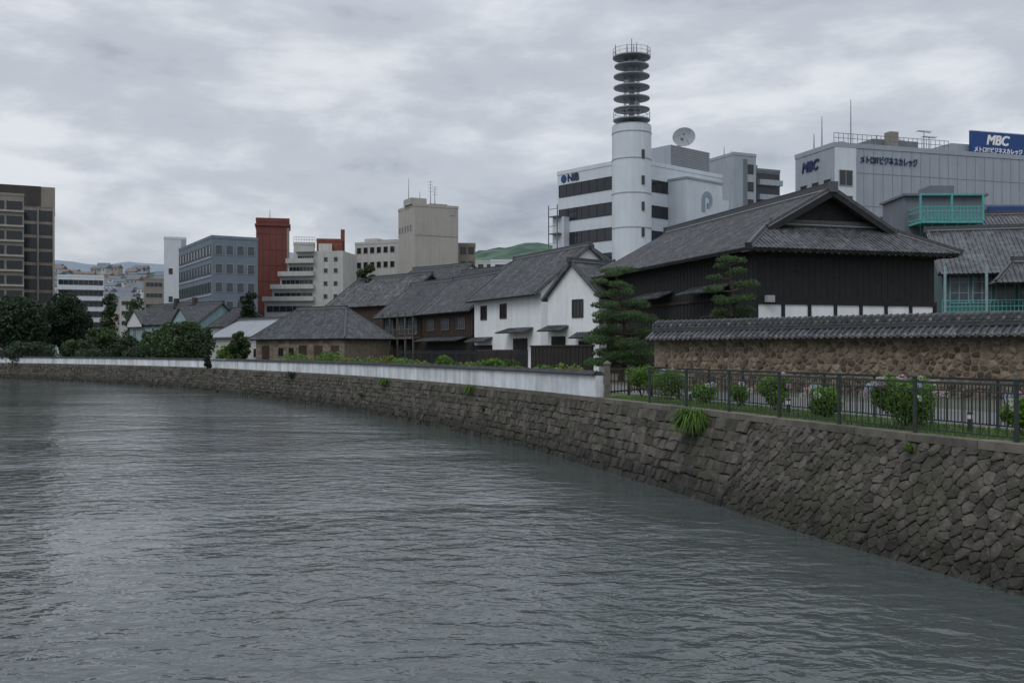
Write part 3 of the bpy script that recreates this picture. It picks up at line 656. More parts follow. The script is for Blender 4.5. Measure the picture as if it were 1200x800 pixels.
def house(A,B,D,ez,rz_,wall,roofm,label,ov=.7,gov=.4,hip=False,axis='x',name='tiled_house',group=None,cat='house',rib=.3):
    ax,ay,rz,W=frame2(A,B); t=thing(name,label,cat,(ax,ay,GZ),rz,group); e=ez-GZ; r=rz_-GZ; mb=MB()
    fs=[(0,1,5,4),(1,2,6,5),(2,3,7,6),(3,0,4,7)]
    mb.add([(0,0,-.2),(W,0,-.2),(W,D,-.2),(0,D,-.2),(0,0,e),(W,0,e),(W,D,e),(0,D,e)],fs,0,.5)
    rf=MB()
    if axis=='x':
        sl=(r-e)/(D/2); z=e-sl*ov
        if hip:
            roof_plane(rf,[(-ov,-ov,z),(W+ov,-ov,z),(W-D/2,D/2,r),(D/2,D/2,r)],rib=rib); roof_plane(rf,[(W+ov,D+ov,z),(-ov,D+ov,z),(D/2,D/2,r),(W-D/2,D/2,r)],rib=rib)
            roof_plane(rf,[(-ov,D+ov,z),(-ov,-ov,z),(D/2,D/2,r)],rib=rib); roof_plane(rf,[(W+ov,-ov,z),(W+ov,D+ov,z),(W-D/2,D/2,r)],rib=rib)
        else:
            mb.add([(0,0,e),(0,D,e),(0,D/2,r)],[(0,1,2)],0,.5); mb.add([(W,0,e),(W,D,e),(W,D/2,r)],[(0,1,2)],0,.5)
            roof_plane(rf,[(-gov,-ov,z),(W+gov,-ov,z),(W+gov,D/2,r),(-gov,D/2,r)],rib=rib); roof_plane(rf,[(W+gov,D+ov,z),(-gov,D+ov,z),(-gov,D/2,r),(W+gov,D/2,r)],rib=rib)
    else:
        sl=(r-e)/(W/2); z=e-sl*ov
        mb.add([(0,0,e),(W,0,e),(W/2,0,r)],[(0,1,2)],0,.5); mb.add([(0,D,e),(W,D,e),(W/2,D,r)],[(0,1,2)],0,.5)
        roof_plane(rf,[(-ov,D+gov,z),(-ov,-gov,z),(W/2,-gov,r),(W/2,D+gov,r)],rib=rib); roof_plane(rf,[(W+ov,-gov,z),(W+ov,D+gov,z),(W/2,D+gov,r),(W/2,-gov,r)],rib=rib)
    mb.build('wall',M[wall],t); ro=rf.build('roof',M[roofm],t)
    if axis=='x':
        if hip:
            ridge(ro,[(D/2,D/2,r),(W-D/2,D/2,r)])
            for p,q in (((-ov,-ov,z),(D/2,D/2,r)),((W+ov,-ov,z),(W-D/2,D/2,r)),((-ov,D+ov,z),(D/2,D/2,r)),((W+ov,D+ov,z),(W-D/2,D/2,r))): ridge(ro,[p,q],.22,.24,'hip_ridge',False)
        else:
            ridge(ro,[(-gov,D/2,r),(W+gov,D/2,r)])
            for x_ in (-gov+.12,W+gov-.12):
                for y_ in (-ov,D+ov): ridge(ro,[(x_,y_,z),(x_,D/2,r)],.2,.16,'verge_tiles',False)
    else:
        ridge(ro,[(W/2,-gov,r),(W/2,D+gov,r)])
        for y_ in (-gov+.12,D+gov-.12):
            for x_ in (-ov,W+ov): ridge(ro,[(x_,y_,z),(W/2,y_,r)],.2,.16,'verge_tiles',False)
    return t,W,e,r
def battens(root,x0,x1,y_,z0,z1,sp,m,face='f',w_=.05,name='battens',d_=.035):
    mb=MB(); c=x0
    while c<=x1:
        if face=='f': mb.box(c-w_/2,c+w_/2,y_-d_,y_-.002,z0,z1)
        else: mb.box(y_-d_,y_-.002,c-w_/2,c+w_/2,z0,z1)
        c+=sp
    return mb.build(name,M[m],root)
def pent(root,x0,x1,z,dep=1.2,m='tile',drop=.45,name='pent_roof',y=0):
    rf=MB(); roof_plane(rf,[(x0,y-dep,z-drop),(x1,y-dep,z-drop),(x1,y-.01,z),(x0,y-.01,z)],.08); return rf.build(name,M[m],root)
# ================================================================ black hall (irimoya)
ang=R(16.5)
t=thing('black_hall','large black timber hall with grey hip-and-gable tiled roof behind the earthen wall','building',(14.2,58,GZ),ang)
W,Lh=12.4,26.5; e=10.55-GZ; pk=13.95-GZ; sl=(pk-e)/(W/2); ov=1.05; g_=2.2; ro_=.7
mb=MB(); mb.box(0,W,0,Lh,0,e,r=.5); hw=mb.build('wall',M['blackwood'],t)
ze=e-sl*ov; gz=e+sl*(g_-ro_)
rf=MB()
roof_plane(rf,[(-ov,Lh+ov,ze),(-ov,-ov,ze),(g_-ro_,g_-ro_,gz),(W/2,g_-ro_,pk),(W/2,Lh-g_+ro_,pk),(g_-ro_,Lh-g_+ro_,gz)],.2)
roof_plane(rf,[(W+ov,-ov,ze),(W+ov,Lh+ov,ze),(W-g_+ro_,Lh-g_+ro_,gz),(W/2,Lh-g_+ro_,pk),(W/2,g_-ro_,pk),(W-g_+ro_,g_-ro_,gz)],.2)
roof_plane(rf,[(-ov,-ov,ze),(W+ov,-ov,ze),(W-g_,g_,e+sl*g_),(g_,g_,e+sl*g_)],.2)
roof_plane(rf,[(W+ov,Lh+ov,ze),(-ov,Lh+ov,ze),(g_,Lh-g_,e+sl*g_),(W-g_,Lh-g_,e+sl*g_)],.2)
ro=rf.build('roof',M['tile'],t)
ridge(ro,[(W/2,g_-ro_,pk),(W/2,Lh-g_+ro_,pk)],.42,.5)
for sx in (0,1):
    f=lambda x_: x_ if sx==0 else W-x_
    ridge(ro,[(f(-ov),-ov,ze),(f(g_-ro_),g_-ro_,gz)],.28,.3,'hip_ridge',True)
    ridge(ro,[(f(-ov),Lh+ov,ze),(f(g_-ro_),Lh-g_+ro_,gz)],.28,.3,'hip_ridge',False)
    ridge(ro,[(f(g_-ro_),g_-ro_+.15,gz),(W/2,g_-ro_+.15,pk)],.3,.28,'verge_tiles',False)
    mb=MB(); mb.bar((f(g_-ro_-.1),g_-ro_-.02,gz-.28),(W/2,g_-ro_-.02,pk-.22),.09,.34); mb.build('bargeboard',M['blackwood'],t)
mb=MB(); zg=e+sl*g_; mb.add([(g_,g_,zg-.1),(W-g_,g_,zg-.1),(W/2,g_,pk-.1)],[(0,1,2)]); mb.build('gable_wall',M['blackwood'],t)
ridge(ro,[(g_,g_-.1,zg),(W-g_,g_-.1,zg)],.3,.35,'skirt_ridge',False)
zb=3.95; n=7
part(t,'plaster_panels','plaster',(.15,W-.15,-.04,-.002,zb-1.6,zb+.55))
part(t,'sill_beam','blackwood',(-.1,W+.1,-.12,0,zb+.55,zb+.82),(-.1,W+.1,-.1,0,zb-1.8,zb-1.6))
mb=MB()
for k in range(n+1): x_=.0+W*k/n; mb.box(x_-.11,x_+.11,-.1,.0,zb-3,zb+.55)
mb.build('panel_posts',M['blackwood'],t)
battens(t,.2,W-.1,0,zb+.84,e-.9,.42,'blackwood',w_=.035,d_=.015); part(t,'eave_beam','blackwood',(-.05,W+.05,-.14,0,e-.9,e-.7))
mb=MB()
for k in range(30): x_=-.9+(W+1.8)*k/29; mb.box(x_-.06,x_+.06,-ov+.1,-.0,ze-.22,ze-.1)
mb.build('rafter_ends',M['greywood'],t)
battens(t,.3,Lh,0,.5,e-.9,.5,'blackwood','l',.04,d_=.02)
part(t,'side_beam','brownwood',(-.1,-.002,.2,Lh-.2,4.9,5.1),(-.1,-.002,.2,Lh-.2,2.6,2.8))
for y0,y1,z in ((3,8,5.9),(11,16,5.9)):
    rf=MB(); roof_plane(rf,[(-1.3,y1,z-.5),(-1.3,y0,z-.5),(-.01,y0,z),(-.01,y1,z)],.08); rf.build('pent_roof',M['tile'],t)
for y_ in (5.5,13.5,20): window(t,0,y_,4.1-1.2,2.4,1.1,'l','greywood','glass',6,1,True)
mb=MB(); mb.box(.5,1.0,-.45,-.14,zb-.35+1,zb+.05+1); mb.build('floodlight',M['frame_g'],t)
# ================================================================ earthen wall
A=Vector((6.9,48.2)); B=Vector((23.5,31.0)); dv=(B-A); LW=dv.length; ang=math.atan2(dv.y,dv.x)
t=thing('earthen_wall','long ochre earthen wall set with stones and capped by grey tiles','wall',(A.x,A.y,GZ),ang); HW=2.30
part(t,'core','earth',(0,LW,0,.5,-.1,HW))
mb=MB(); random.seed(8); voronoi(mb,.05,LW-.05,0,HW-.12,.23,lambda x_,z_,o:Vector((x_,-o+.01,z_)),.026,.045,.065,.44,True,1.3); mb.build('stone_facing',M['earthstone'],t)
rf=MB(); roof_plane(rf,[(-.2,-.52,HW+.02),(LW,-.52,HW+.02),(LW,.25,HW+.45),(-.2,.25,HW+.45)],.1,.27,0,.07); roof_plane(rf,[(LW,1.02,HW+.02),(-.2,1.02,HW+.02),(-.2,.25,HW+.45),(LW,.25,HW+.45)],.1,.27,0,.07)
ro=rf.build('tile_coping',M['tile'],t)
mb=MB(); x_=-.15
while x_<LW: mb.tube((x_+.1,-.6,HW+.03),(x_+.1,-.5,HW+.06),.08,.08,8); x_+=.27
mb.build('eave_tiles',M['eave_end'],ro)
mb=MB(); mb.box(-.2,LW,.06,.44,HW+.4,HW+.80,0,.3); mb.box(-.2,LW,.04,.46,HW+.56,HW+.59,1,.5)
x_=-.1
while x_<LW:
    mb.tube((x_,.0,HW+.68),(x_,.5,HW+.68),.07,.07,8,1 if int(x_/.27)%2 else 0); mb.tube((x_-.02,.25,HW+.78),(x_+.25,.25,HW+.86),.11,.1,8); x_+=.27
mb.build('ridge',[M['ridge'],M['eave_end']],ro)
# ================================================================ teal-trimmed house right
t,W,e,r=house((1104,69),(1330,66),9,Z(312,69),Z(274,75),'dullteal','tile','two-storey teal-trimmed house with tiled roof right of the black hall',name='verandah_house',ov=.9,hip=False)
for k in range(9): window(t,1.1+k*1.45,0,e-2.6,1.25,2.2,'f','paleteal','glass2',2,3,True,.08)
part(t,'verandah_floor','teal',(-.2,W,-1.4,0,e-3.55,e-3.35))
mb=MB(); z0=e-3.3
for z in (z0+.1,z0+.45,z0+.85): mb.bar((-.2,-1.35,z),(W,-1.35,z),.07)
x_=-.2
while x_<W: mb.bar((x_,-1.35,z0),(x_,-1.35,z0+.9),.045); x_+=.25
mb.build('balustrade',M['teal'],t)
for k in range(6): part(t,'verandah_post','paleteal',(k*2.6-.1,k*2.6+.06,-1.43,-1.27,0,e-(.1 if k<2 else 1.4)))
rf=MB(); xa=3.1; roof_plane(rf,[(xa-.2,-2.7,e-1.35),(W,-2.7,e-1.35),(W,-.95,e+.1),(xa+1.2,-.95,e+.1)],.12); roof_plane(rf,[(xa-.2,-.2,e-1.35),(xa-.2,-2.7,e-1.35),(xa+1.2,-.95,e+.1),(xa+1.2,-.2,e+.1)],.12); po=rf.build('porch_roof',M['tile'],t)
ridge(po,[(xa+1.2,-.95,e+.1),(W,-.95,e+.1)],.3,.4); ridge(po,[(xa-.2,-2.7,e-1.35),(xa+1.2,-.95,e+.1)],.22,.24,'hip_ridge',False)
ax=X(1070,84); t=thing('roof_lookout','bright teal balcony lookout with grey rooftop cabin above the tiled roofs','lookout tower',(ax,84,GZ))
z0=Z(264,84)-GZ; w_=X(1142,84)-ax
part(t,'cabin','grey_d',(-.3,w_+1.2,1,6,0,z0+2.6)); part(t,'cabin_roof','grey_d',(-.5,w_+1.5,.6,6.3,z0+2.6,z0+2.8),(w_*.4,w_*.8,1.5,4,z0+2.8,z0+3.6))
part(t,'platform','teal',(0,w_,-1.6,1,z0,z0+.18))
mb=MB()
for z in (z0+.35,z0+1.0,z0+1.35): mb.bar((0,-1.55,z),(w_,-1.55,z),.08); mb.bar((.04,-1.55,z),(.04,1,z),.08)
x_=0
while x_<=w_+.01:
    mb.bar((x_,-1.55,z0+.1),(x_,-1.55,z0+1.35),.06)
    if x_<w_-.3: mb.bar((x_,-1.56,z0+.35),(x_+.3,-1.56,z0+1.0),.03); mb.bar((x_+.3,-1.54,z0+.35),(x_,-1.54,z0+1.0),.03)
    x_+=.3
mb.build('balustrade',M['teal'],t)
for xx in (0,w_*.5,w_): part(t,'lookout_post','teal',(xx-.07,xx+.07,-1.62,-1.48,z0+.18,z0+2.3))
part(t,'top_beam','teal',(-.1,w_+.1,-1.62,-1.48,z0+2.3,z0+2.45))
mb=MB()
for k in range(6):
    x_=w_*k/5; mb.bar((x_,-1.5,z0),(x_*.6+w_*.2,.8,z0-1.5),.12)
mb.bar((w_*.2,-.2,z0-.85),(w_*.8,-.2,z0-.85),.12); mb.build('bracket',M['teal'],t)
t,W,H=block((1150,92),(1290,92),8,Z(240,92),'grey_d','low dark blue-grey block between the teal lookout and the sign building')
part(t,'roof_band','blue',(W*.05,W,-.3,0,H-1.0,H-.2))
house((1146,84),(1290,82),9,Z(276,84),Z(252,88),'grey_d','tile','higher tiled roof behind the teal-trimmed house at the right edge')
# ================================================================ white gabled storehouse
t,W,e,r=house((642,84),(702,79.5),12,Z(344,82),Z(307,82),'plaster','tile','white plaster storehouse with pointed gable facing the river',axis='y',ov=.5,gov=.35,name='storehouse',cat='storehouse')
window(t,W*.60,0,e-2.0,1.3,1.5,'f','frame_d','glass',3,1,True,.12); pent(t,W*.0,W*.42,3.9,1.3)
part(t,'door','blackwood',(W*.08,W*.36,-.06,-.002,0,3.0)); part(t,'door','blackwood',(W*.62,W*.86,-.06,-.002,0,2.6)); pent(t,W*.58,W*.95,3.3,1.0)
t,W,e,r=house((556,106),(634,92),10,Z(336,92),14.0,'plaster','tile','long white plaster storehouse with two small dark windows',ov=.9,name='storehouse',cat='storehouse')
for k in (.16,.47): window(t,W*k,0,e-2.7,1.6,1.5,'f','frame_d','glass',2,1,True,.14)
part(t,'eave_band','plaster',(0,W,-.25,-.002,e-.55,e-.3)); pent(t,W*.55,W*.9,4.0,1.5); pent(t,W*.0,W*.3,3.2,1.2)
part(t,'door','blackwood',(W*.62,W*.82,-.06,-.002,0,3.0)); part(t,'lower_boards','blackwood',(0,W*.3,-.04,-.001,0,2.4))
# dark-brown house
t,W,e,r=house((494,121),(554,108),9,9.1,12.9,'brownwood','tile','brown boarded two-storey house left of the long white storehouse',ov=.8)
battens(t,.2,W,0,0,e-.5,.6,'blackwood',w_=.09); part(t,'floor_beam','blackwood',(0,W,-.1,-.04,3.3,3.6),(0,W,-.1,-.04,e-1,e-.7))
for k in (.2,.5,.8): window(t,W*k,-.03,4.2,2.2,1.3,'f','greywood','glass2',4,1,True,.1)
pent(t,W*.1,W*.9,3.4,1.6); part(t,'lower_boards','blackwood',(W*.02,W*.98,-.06,-.04,0,2.6))
# verandah house
t,W,e,r=house((448,131),(493,122),9,9.3,12.9,'brownwood','tile','dark house with two-storey open verandah beside the tan stone warehouse',ov=1.2)
for k in range(6): part(t,'verandah_post','greywood',(W*k/5-.09,W*k/5+.09,-1.1,-.92,0,e-.4))
part(t,'verandah_floor','greywood',(0,W,-1.1,0,3.3,3.55)); mb=MB(); mb.bar((0,-1.05,4.5),(W,-1.05,4.5),.1); x_=0
while x_<W: mb.bar((x_,-1.05,3.55),(x_,-1.05,4.5),.05); x_+=.3
mb.build('balustrade',M['greywood'],t)
for k in (.2,.5,.8): window(t,W*k,0,3.9,2.2,2.0,'f','paleteal','glass2',3,2,True,.1); window(t,W*k,0,.6,2.2,2.0,'f','frame_d','glass',3,1,True,.1)
house((384,152),(466,140),12,Z(357,150),15.3,'brownwood','tile_old','house with large weathered roof rising behind the tan stone warehouse')
house((505,140),(560,132),12,Z(350,136),Z(316,140),'plaster','tile','house whose long tiled roof shows behind the brown boarded house')
house((560,126),(640,112),12,Z(325,120),16.0,'plaster','tile_old','storehouse whose roof ridge shows behind the long white storehouse',name='storehouse',cat='storehouse')
house((455,170),(520,160),12,Z(336,165),Z(313,170),'plaster','tile','far tiled roof below the tall beige tower')
# tan stone warehouse
t,W,e,r=house((300,128),(404,118),7.5,6.1,9.4,'tan','tile','long low tan stone warehouse with hipped grey roof',ov=.6,hip=True,name='stone_warehouse',cat='warehouse')
mb=MB(); random.seed(3)
z=0
while z<e-.2:
    x_=U(-.5,0)
    while x_<W: l=U(.7,1.1); mb.box(max(0,x_)+.02,min(W,x_+l)-.02,-.035,-.001,z+.02,min(e-.1,z+.43)); x_+=l
    z+=.45
mb.build('stone_courses',M['tan'],t)
for k in (.12,.55,.72,.9): part(t,'door','brownwood',(W*k-.7,W*k+.7,-.09,-.036,0,2.5))
for k in (.3,.42): window(t,W*k,-.03,1.2,.9,1.0,'f','frame_d','glass',2,1,True)
t,W,e,r=house((248,140),(326,128),9,Z(392,134),Z(374,136),'cream','metalroof','low building with pale metal roof behind the rounded trees',ov=.6,name='low_building',cat='building',rib=.5)
for k in (.2,.45,.7,.9): window(t,W*k,0,.9,1.8,1.3,'f','frame_w','glass',2,1)
t,W,e,r=house((152,172),(232,160),9,Z(378,166),Z(357,170),'paleteal','tile','pale teal western-style house with grey roof behind the left trees',ov=.5,name='western_house')
for k in range(7): window(t,W*(.08+.14*k),0,e-2.4,1.0,1.7,'f','frame_w','glass',2,2)
for x0 in (.12,.8):
    mb=MB(); cx=W*x0; mb.add([(cx-2.2,-.6,e-.6),(cx+2.2,-.6,e-.6),(cx+2.2,-.6,e+.2),(cx,-.6,e+2.2),(cx-2.2,-.6,e+.2)],[(0,1,2,3,4)],0,.5); mb.build('gable_dormer',M['frame_w' if x0<.5 else 'paleteal'],t)
    rf=MB(); roof_plane(rf,[(cx-2.6,3,e-.15),(cx-2.6,-.9,e-.15),(cx,-.9,e+2.35),(cx,3,e+2.35)],.1); roof_plane(rf,[(cx+2.6,-.9,e-.15),(cx+2.6,3,e-.15),(cx,3,e+2.35),(cx,-.9,e+2.35)],.1); rf.build('dormer_roof',M['tile'],t)
part(t,'chimney','brown_b',(W*.35,W*.35+.7,4,4.7,r-.6,r+1.1)); part(t,'chimney','brown_b',(W*.62,W*.62+.7,4,4.7,r-.6,r+1.1))
house((228,165),(268,158),8,Z(380,160),Z(362,162),'plaster','tile','small white house with grey roof right of the pale teal house')
t=thing('cupola_chapel','white chapel tower with small green copper dome','tower',(X(291,175),175,GZ)); zt=Z(338,175)-GZ
mb=MB(); mb.tube((0,0,0),(0,0,zt),1.2,1.2,8); mb.build('wall',M['cream'],t)
mb=MB(); mb.tube((0,0,zt),(0,0,zt+.3),1.45,1.45,8)
for k in range(5): f0=k/5;f1=(k+1)/5; mb.tube((0,0,zt+.3+1.7*math.sin(f0*1.57)),(0,0,zt+.3+1.7*math.sin(f1*1.57)),1.2*math.cos(f0*1.57)+.02,1.2*math.cos(f1*1.57)+.02,12)
mb.tube((0,0,zt+1.9),(0,0,zt+2.8),.12,.03,6); mb.build('dome',M['copper'],t)
for a in (-60,-90,-120): 
    o=window(t,1.2*.93*math.cos(R(a)),1.2*.93*math.sin(R(a)),zt-2,.5,1.4,'f','frame_w','glass'); o.rotation_euler=(0,0,R(a+90))
def rail(px0,Y0,px1,Y1,h,label):
    a=Vector((X(px0,Y0),Y0,GZ)); b_=Vector((X(px1,Y1),Y1,GZ)); t=thing('dark_railing',label,'railing'); n=int((b_-a).length/2.2)
    for k in range(n+1): q=a.lerp(b_,k/n); mb=MB(); mb.bar(q,q+Vector((0,0,h+.1)),.1); mb.build('post',M['fence2'],t)
    mb=MB(); n*=12
    for z in (.2,h-.15,h): mb.bar(a+Vector((0,0,z)),b_+Vector((0,0,z)),.06)
    for k in range(n): q=a.lerp(b_,k/n); mb.bar(q+Vector((0,0,.2)),q+Vector((0,0,h)),.03)
    mb.build('bars',M['fence2'],t)
rail(468,92,618,72,1.75,'long dark railing in front of the brown and black houses')
def screen(px0,Y0,px1,Y1,zt,label,m='blackwood'):
    ax,ay,rz,W=frame2((px0,Y0),(px1,Y1)); t=thing('board_screen',label,'screen',(ax,ay,GZ),rz); part(t,'boards',m,(0,W,0,.1,0,zt-GZ)); part(t,'cap_rail','brownwood',(-.05,W+.05,-.06,.16,zt-GZ,zt-GZ+.1)); battens(t,.1,W,0,0,zt-GZ,.45,'brownwood')
screen(622,66,694,60,Z(406,62),'dark board screen at the foot of the white gabled storehouse')
screen(560,84,606,76,Z(411,78),'low dark board screen behind the end of the railing','brownwood')
# ================================================================ NIB building
t,W,H=block((740,120),(846,131.8),12.8,27.4,'white_b','white broadcaster building with ribbon windows and round tower'); nib=t
for zc_ in (24.75,21.6,18.5,15.4):
    window(t,0,6.4,zc_-.8-GZ,12.2,1.6,'l','frame_d','glass',9,1); window(t,5.9,0,zc_-.8-GZ-.3,5.4,1.5,'f','frame_d','glass',4,1)
mb=MB(); mb.tube((-.02,11.6,26.3-GZ),(-.08,11.6,26.3-GZ),.5,.5,20); lo=mb.build('logo_disc',M['blue'],t)
text(t,'NIB',1.3,'ink',(-.08,10.95,25.85-GZ),'l',bold=.07)
part(t,'parking_block','white_b',(6.8,13.9,-3,-.003,0,23.0)); part(t,'parapet_cap','grey_b',(6.7,14,-3.1,-.003,23.0,23.25))
mb=MB(); n=28; cx0,cz0=10.75,20.75; vs=[]
for k in range(n+1):
    a=R(-90)+R(300)*k/n
    for r_,y_ in ((1.05,-3.01),(.42,-3.01),(.42,-3.08),(1.05,-3.08)): vs.append((cx0+r_*math.cos(a),y_,cz0+r_*math.sin(a)))
mb.add(vs,[(4*k+j,4*k+(j+1)%4,4*k+4+(j+1)%4,4*k+4+j) for k in range(n) for j in range(4)]); mb.box(cx0-1.05,cx0-.42,-3.085,-3.012,cz0-1.5,cz0+.1); mb.build('parking_emblem',M['pletter'],t)
part(t,'machine_room','grey_b',(8.6,16.4,1,8,25.13,28.0)); mb=MB()
for k in range(12): mb.box(8.5,16.5,.92,.998,25.3+k*.23,25.42+k*.23)
mb.build('louvre_bank',M['frame_g'],t)
part(t,'rear_block','white_b',(14,17.7,-1.2,-.004,0,21.5)); part(t,'stair_shaft','white_b',(-1.0,-.003,10.6,12.7,0,19.0))
mb=MB()
for k in range(6): z=8+k*2.2; mb.box(-1.8,-1.0,11,12.6,z,z+.12); mb.bar((-1.8,11,z+1),(-1.8,12.6,z+1),.07)
mb.bar((-1.8,11,6),(-1.8,11,20.5),.1); mb.bar((-1.8,12.6,6),(-1.8,12.6,20.5),.1); mb.build('outside_stair',M['steel'],t)
for x_,h_ in ((3,3),(5,2.2)): antenna(t,x_,5,25,h_)
mb=MB(); mb.tube((14.0,4.2,28.0),(14.0,4,29.6),.3,.24,8); mb.bar((14.0,4,29.4),(14.0,3.5,30.0),.3)
sd=mb.build('dish_mount',M['steel'],t)
mb=MB(); ax_=(Vector((-.75,-.55,.40))).normalized(); u1=ax_.cross(Vector((0,0,1))).normalized(); v1=u1.cross(ax_); n=28; rings=7; vs=[]; c=Vector((14.2,3.4,29.9))
for j in range(rings+1):
    r_=1.5*j/rings
    for k in range(n): a=6.2832*k/n; vs.append(c+u1*r_*math.cos(a)+v1*r_*math.sin(a)+ax_*(.2*r_*r_))
fs=[(j*n+k,j*n+(k+1)%n,(j+1)*n+(k+1)%n,(j+1)*n+k) for j in range(rings) for k in range(n)]
mb.add(vs,fs); mb.build('dish_reflector',M['dishgrey'],t,smooth=True)
mb=MB(); fp=c+ax_*1.1
for k in range(3): a=k*2.09; mb.tube(c+u1*1.45*math.cos(a)+v1*1.45*math.sin(a)+ax_*.44,fp,.03,.03,5)
mb.ball(fp,.16,.16,.16); mb.build('dish_feed',M['steel'],t)
# round tower
t=thing('antenna_tower','round white tower topped by stacked ring platforms and mast','tower',(X(740,117),116.8,GZ)); hz=30.3-GZ
mb=MB(); mb.tube((0,0,0),(0,0,hz),2.3,2.3,40); o=mb.build('shaft',M['white_b'],t)
mb=MB(); mb.tube((0,0,hz),(0,0,hz+.15),2.2,2.2,40); mb.build('shaft_cap',M['grey_b'],t)
for z in (.9,4,8,12): mb=MB(); mb.tube((0,0,hz-z),(0,0,hz-z+.12),2.34,2.34,40); mb.build('joint_ring',M['grey_b'],t)
mb=MB(); mb.tube((0,0,hz),(0,0,38.4-GZ),.34,.34,12); mb.build('mast_core',M['steel_l'],t)
for k in range(6): a=k*1.047+.2; mb=MB(); mb.tube((.9*math.cos(a),.9*math.sin(a),hz),(.9*math.cos(a),.9*math.sin(a),38.6-GZ),.06,.06,6); mb.build('mast_post',M['steel_l'],t)
for i,(z,rr) in enumerate([(30.95,2.15),(32.2,2.1),(33.5,2.1),(34.8,2.1),(36.1,2.1),(37.3,2.0),(38.3,2.2)]):
    mb=MB(); z-=GZ; mb.tube((0,0,z+.06),(0,0,z+.12),rr,rr,32); mb.build('ring_platform',M['steel_l'],t)
    mb=MB(); mb.tube((0,0,z+.125),(0,0,z+.20),rr+.02,rr+.02,32); mb.build('platform_rim',M['grey_b'],t)
    if i in (0,6):
        mb=MB(); hh=.85
        for k in range(16):
            a=k*6.283/16; p=Vector((rr*math.cos(a),rr*math.sin(a),z+.2)); a2=(k+1)*6.283/16; q=Vector((rr*math.cos(a2),rr*math.sin(a2),z+.2))
            mb.bar(p,p+Vector((0,0,hh)),.03); mb.bar(p+Vector((0,0,hh)),q+Vector((0,0,hh)),.035); mb.bar(p+Vector((0,0,hh*.5)),q+Vector((0,0,hh*.5)),.03)
        mb.build('ring_railing',M['steel_l'],t)
for k,(a,z) in enumerate([(-1.2,32.4),(-2.2,35.0),(-.5,36.3),(-1.3,37.3)]):
    mb=MB(); p=Vector((1.1*math.cos(a),1.1*math.sin(a),z-GZ+.3)); d=Vector((math.cos(a),math.sin(a),0)); mb.tube(p,p+d*.25,.28,.33,14); mb.build('drum_antenna',M['dishgrey'],t)
for k,(x_,y_,h_) in enumerate([(0,0,2.2),(-.5,.2,1.6),(.6,.1,1.8),(.2,-.4,1.4),(-1.9,0,1.5),(1.9,0,1.4)]): antenna(t,x_,y_,38.5-GZ,h_)
for k in range(7): z=6+k*3; part(t,'slit_window','glass',(.9,1.25,-2.16,-1.95,z,z+1.0))
t,W,H=block((860,170),(886,172),10,Z(178,170),'grey_b','slim pale grey tower block behind the white broadcaster building')
for k in range(8): window(t,W*.75,0,H-3.5-k*3,1.2,1.6,'f','frame_d','glass')
part(t,'dark_strip','grey_d',(W*.42,W*.6,-.05,-.002,2,H-1)); antenna(t,1,4,H,1.8); antenna(t,2.5,4,H,1.2)
t,W,H=block((845,180),(862,180),10,Z(196,180),'beige_d','narrow tan block left of the slim pale grey tower')
t,W,H=block((886,175),(914,177),12,Z(197,175),'grey_d','dark balconied apartment block right of the slim pale grey tower','apartment_building')
for k in range(11):
    z=H-3-k*2.6; part(t,'balcony','grey_b',(.1,W-.1,-1.0,-.003,z,z+.95)); part(t,'balcony_recess','glass',(.15,W-.15,-.02,-.001,z+.97,z+2.2))
part(t,'roof_cabin','beige_d',(W*.1,W*.5,3,6,H,H+1.2))
# ================================================================ MBC building
t,W,H=block((978,105),(1215,112.8),7.3,26.1,'grey_b','broad grey college building with dark blue lettering on its wall')
mb=MB()
for k in range(1,22): mb.box(W*k/22-.02,W*k/22+.02,-.03,-.002,6,H-.55)
for z in (H-3.1,H-6.6,H-10): mb.box(0,W,-.028,-.0015,z-.02,z+.02)
mb.build('panel_joints',M['grey_m'],t)
part(t,'white_corner','white_b',(-.02,2.6,-.12,-.05,4,H-.55))
for z in (H-4.6,H-7.3,H-10,H-12.7): window(t,1.3,-.12,z,1.7,1.7,'f','frame_g','glass',2,1)
for z in (H-8.7,H-12): 
    for k in range(5): window(t,6.5+k*2.9,-.04,z,1.9,1.1,'f','frame_g','glass2',2,1)
text(t,'メトロITビジネスカレッジ',.88,'ink',(3.1,-.08,H-2.0),'f',bold=.04,sx=.70)
text(t,'MBC',1.5,'ink',(-.08,6.0,H-2.35),'l',shear=.25,bold=.1)
for k in range(3): window(t,0,1.2+k*2.2,H-5,1.4,1.3,'l','frame_g','glass'); window(t,0,1.2+k*2.2,H-8.2,1.4,1.3,'l','frame_g','glass')
part(t,'roof_cabin','grey_d',(7,13,3,6.8,H-.1,H+1.4)); part(t,'roof_cabin','beige_d',(8.5,9.6,2,2.99,H-.1,H+2.1))
mb=MB()
for z in (.5,1.0): mb.bar((0,.1,H+z),(W*.55,.1,H+z),.05)
for k in range(26): mb.bar((W*.55*k/25,.1,H),(W*.55*k/25,.1,H+1),.04)
mb.build('roof_railing',M['steel'],t)
part(t,'upper_block','grey_b',(16.6,W,2,7,H-.4,H+1.3))
for x_,h_,k in ((1.2,4.2,0),(4.9,6.3,0),(.2,2.2,0),(3.8,1.6,1),(14.6,3.4,2),(15.3,2.8,2),(8.3,2.6,0),(11.5,2.3,1)): antenna(t,x_,4,H-.5,h_,k)
bb=part(t,'sign_board','blue',(18.7,26.4,1.2,1.6,H+.05,H+2.65)); bb['label']='blue rooftop sign board with white lettering'
part(bb,'board_edge','frame_w',(18.6,26.5,1.25,1.55,H-.1,H+.05),(18.6,26.5,1.25,1.55,H+2.65,H+2.75))
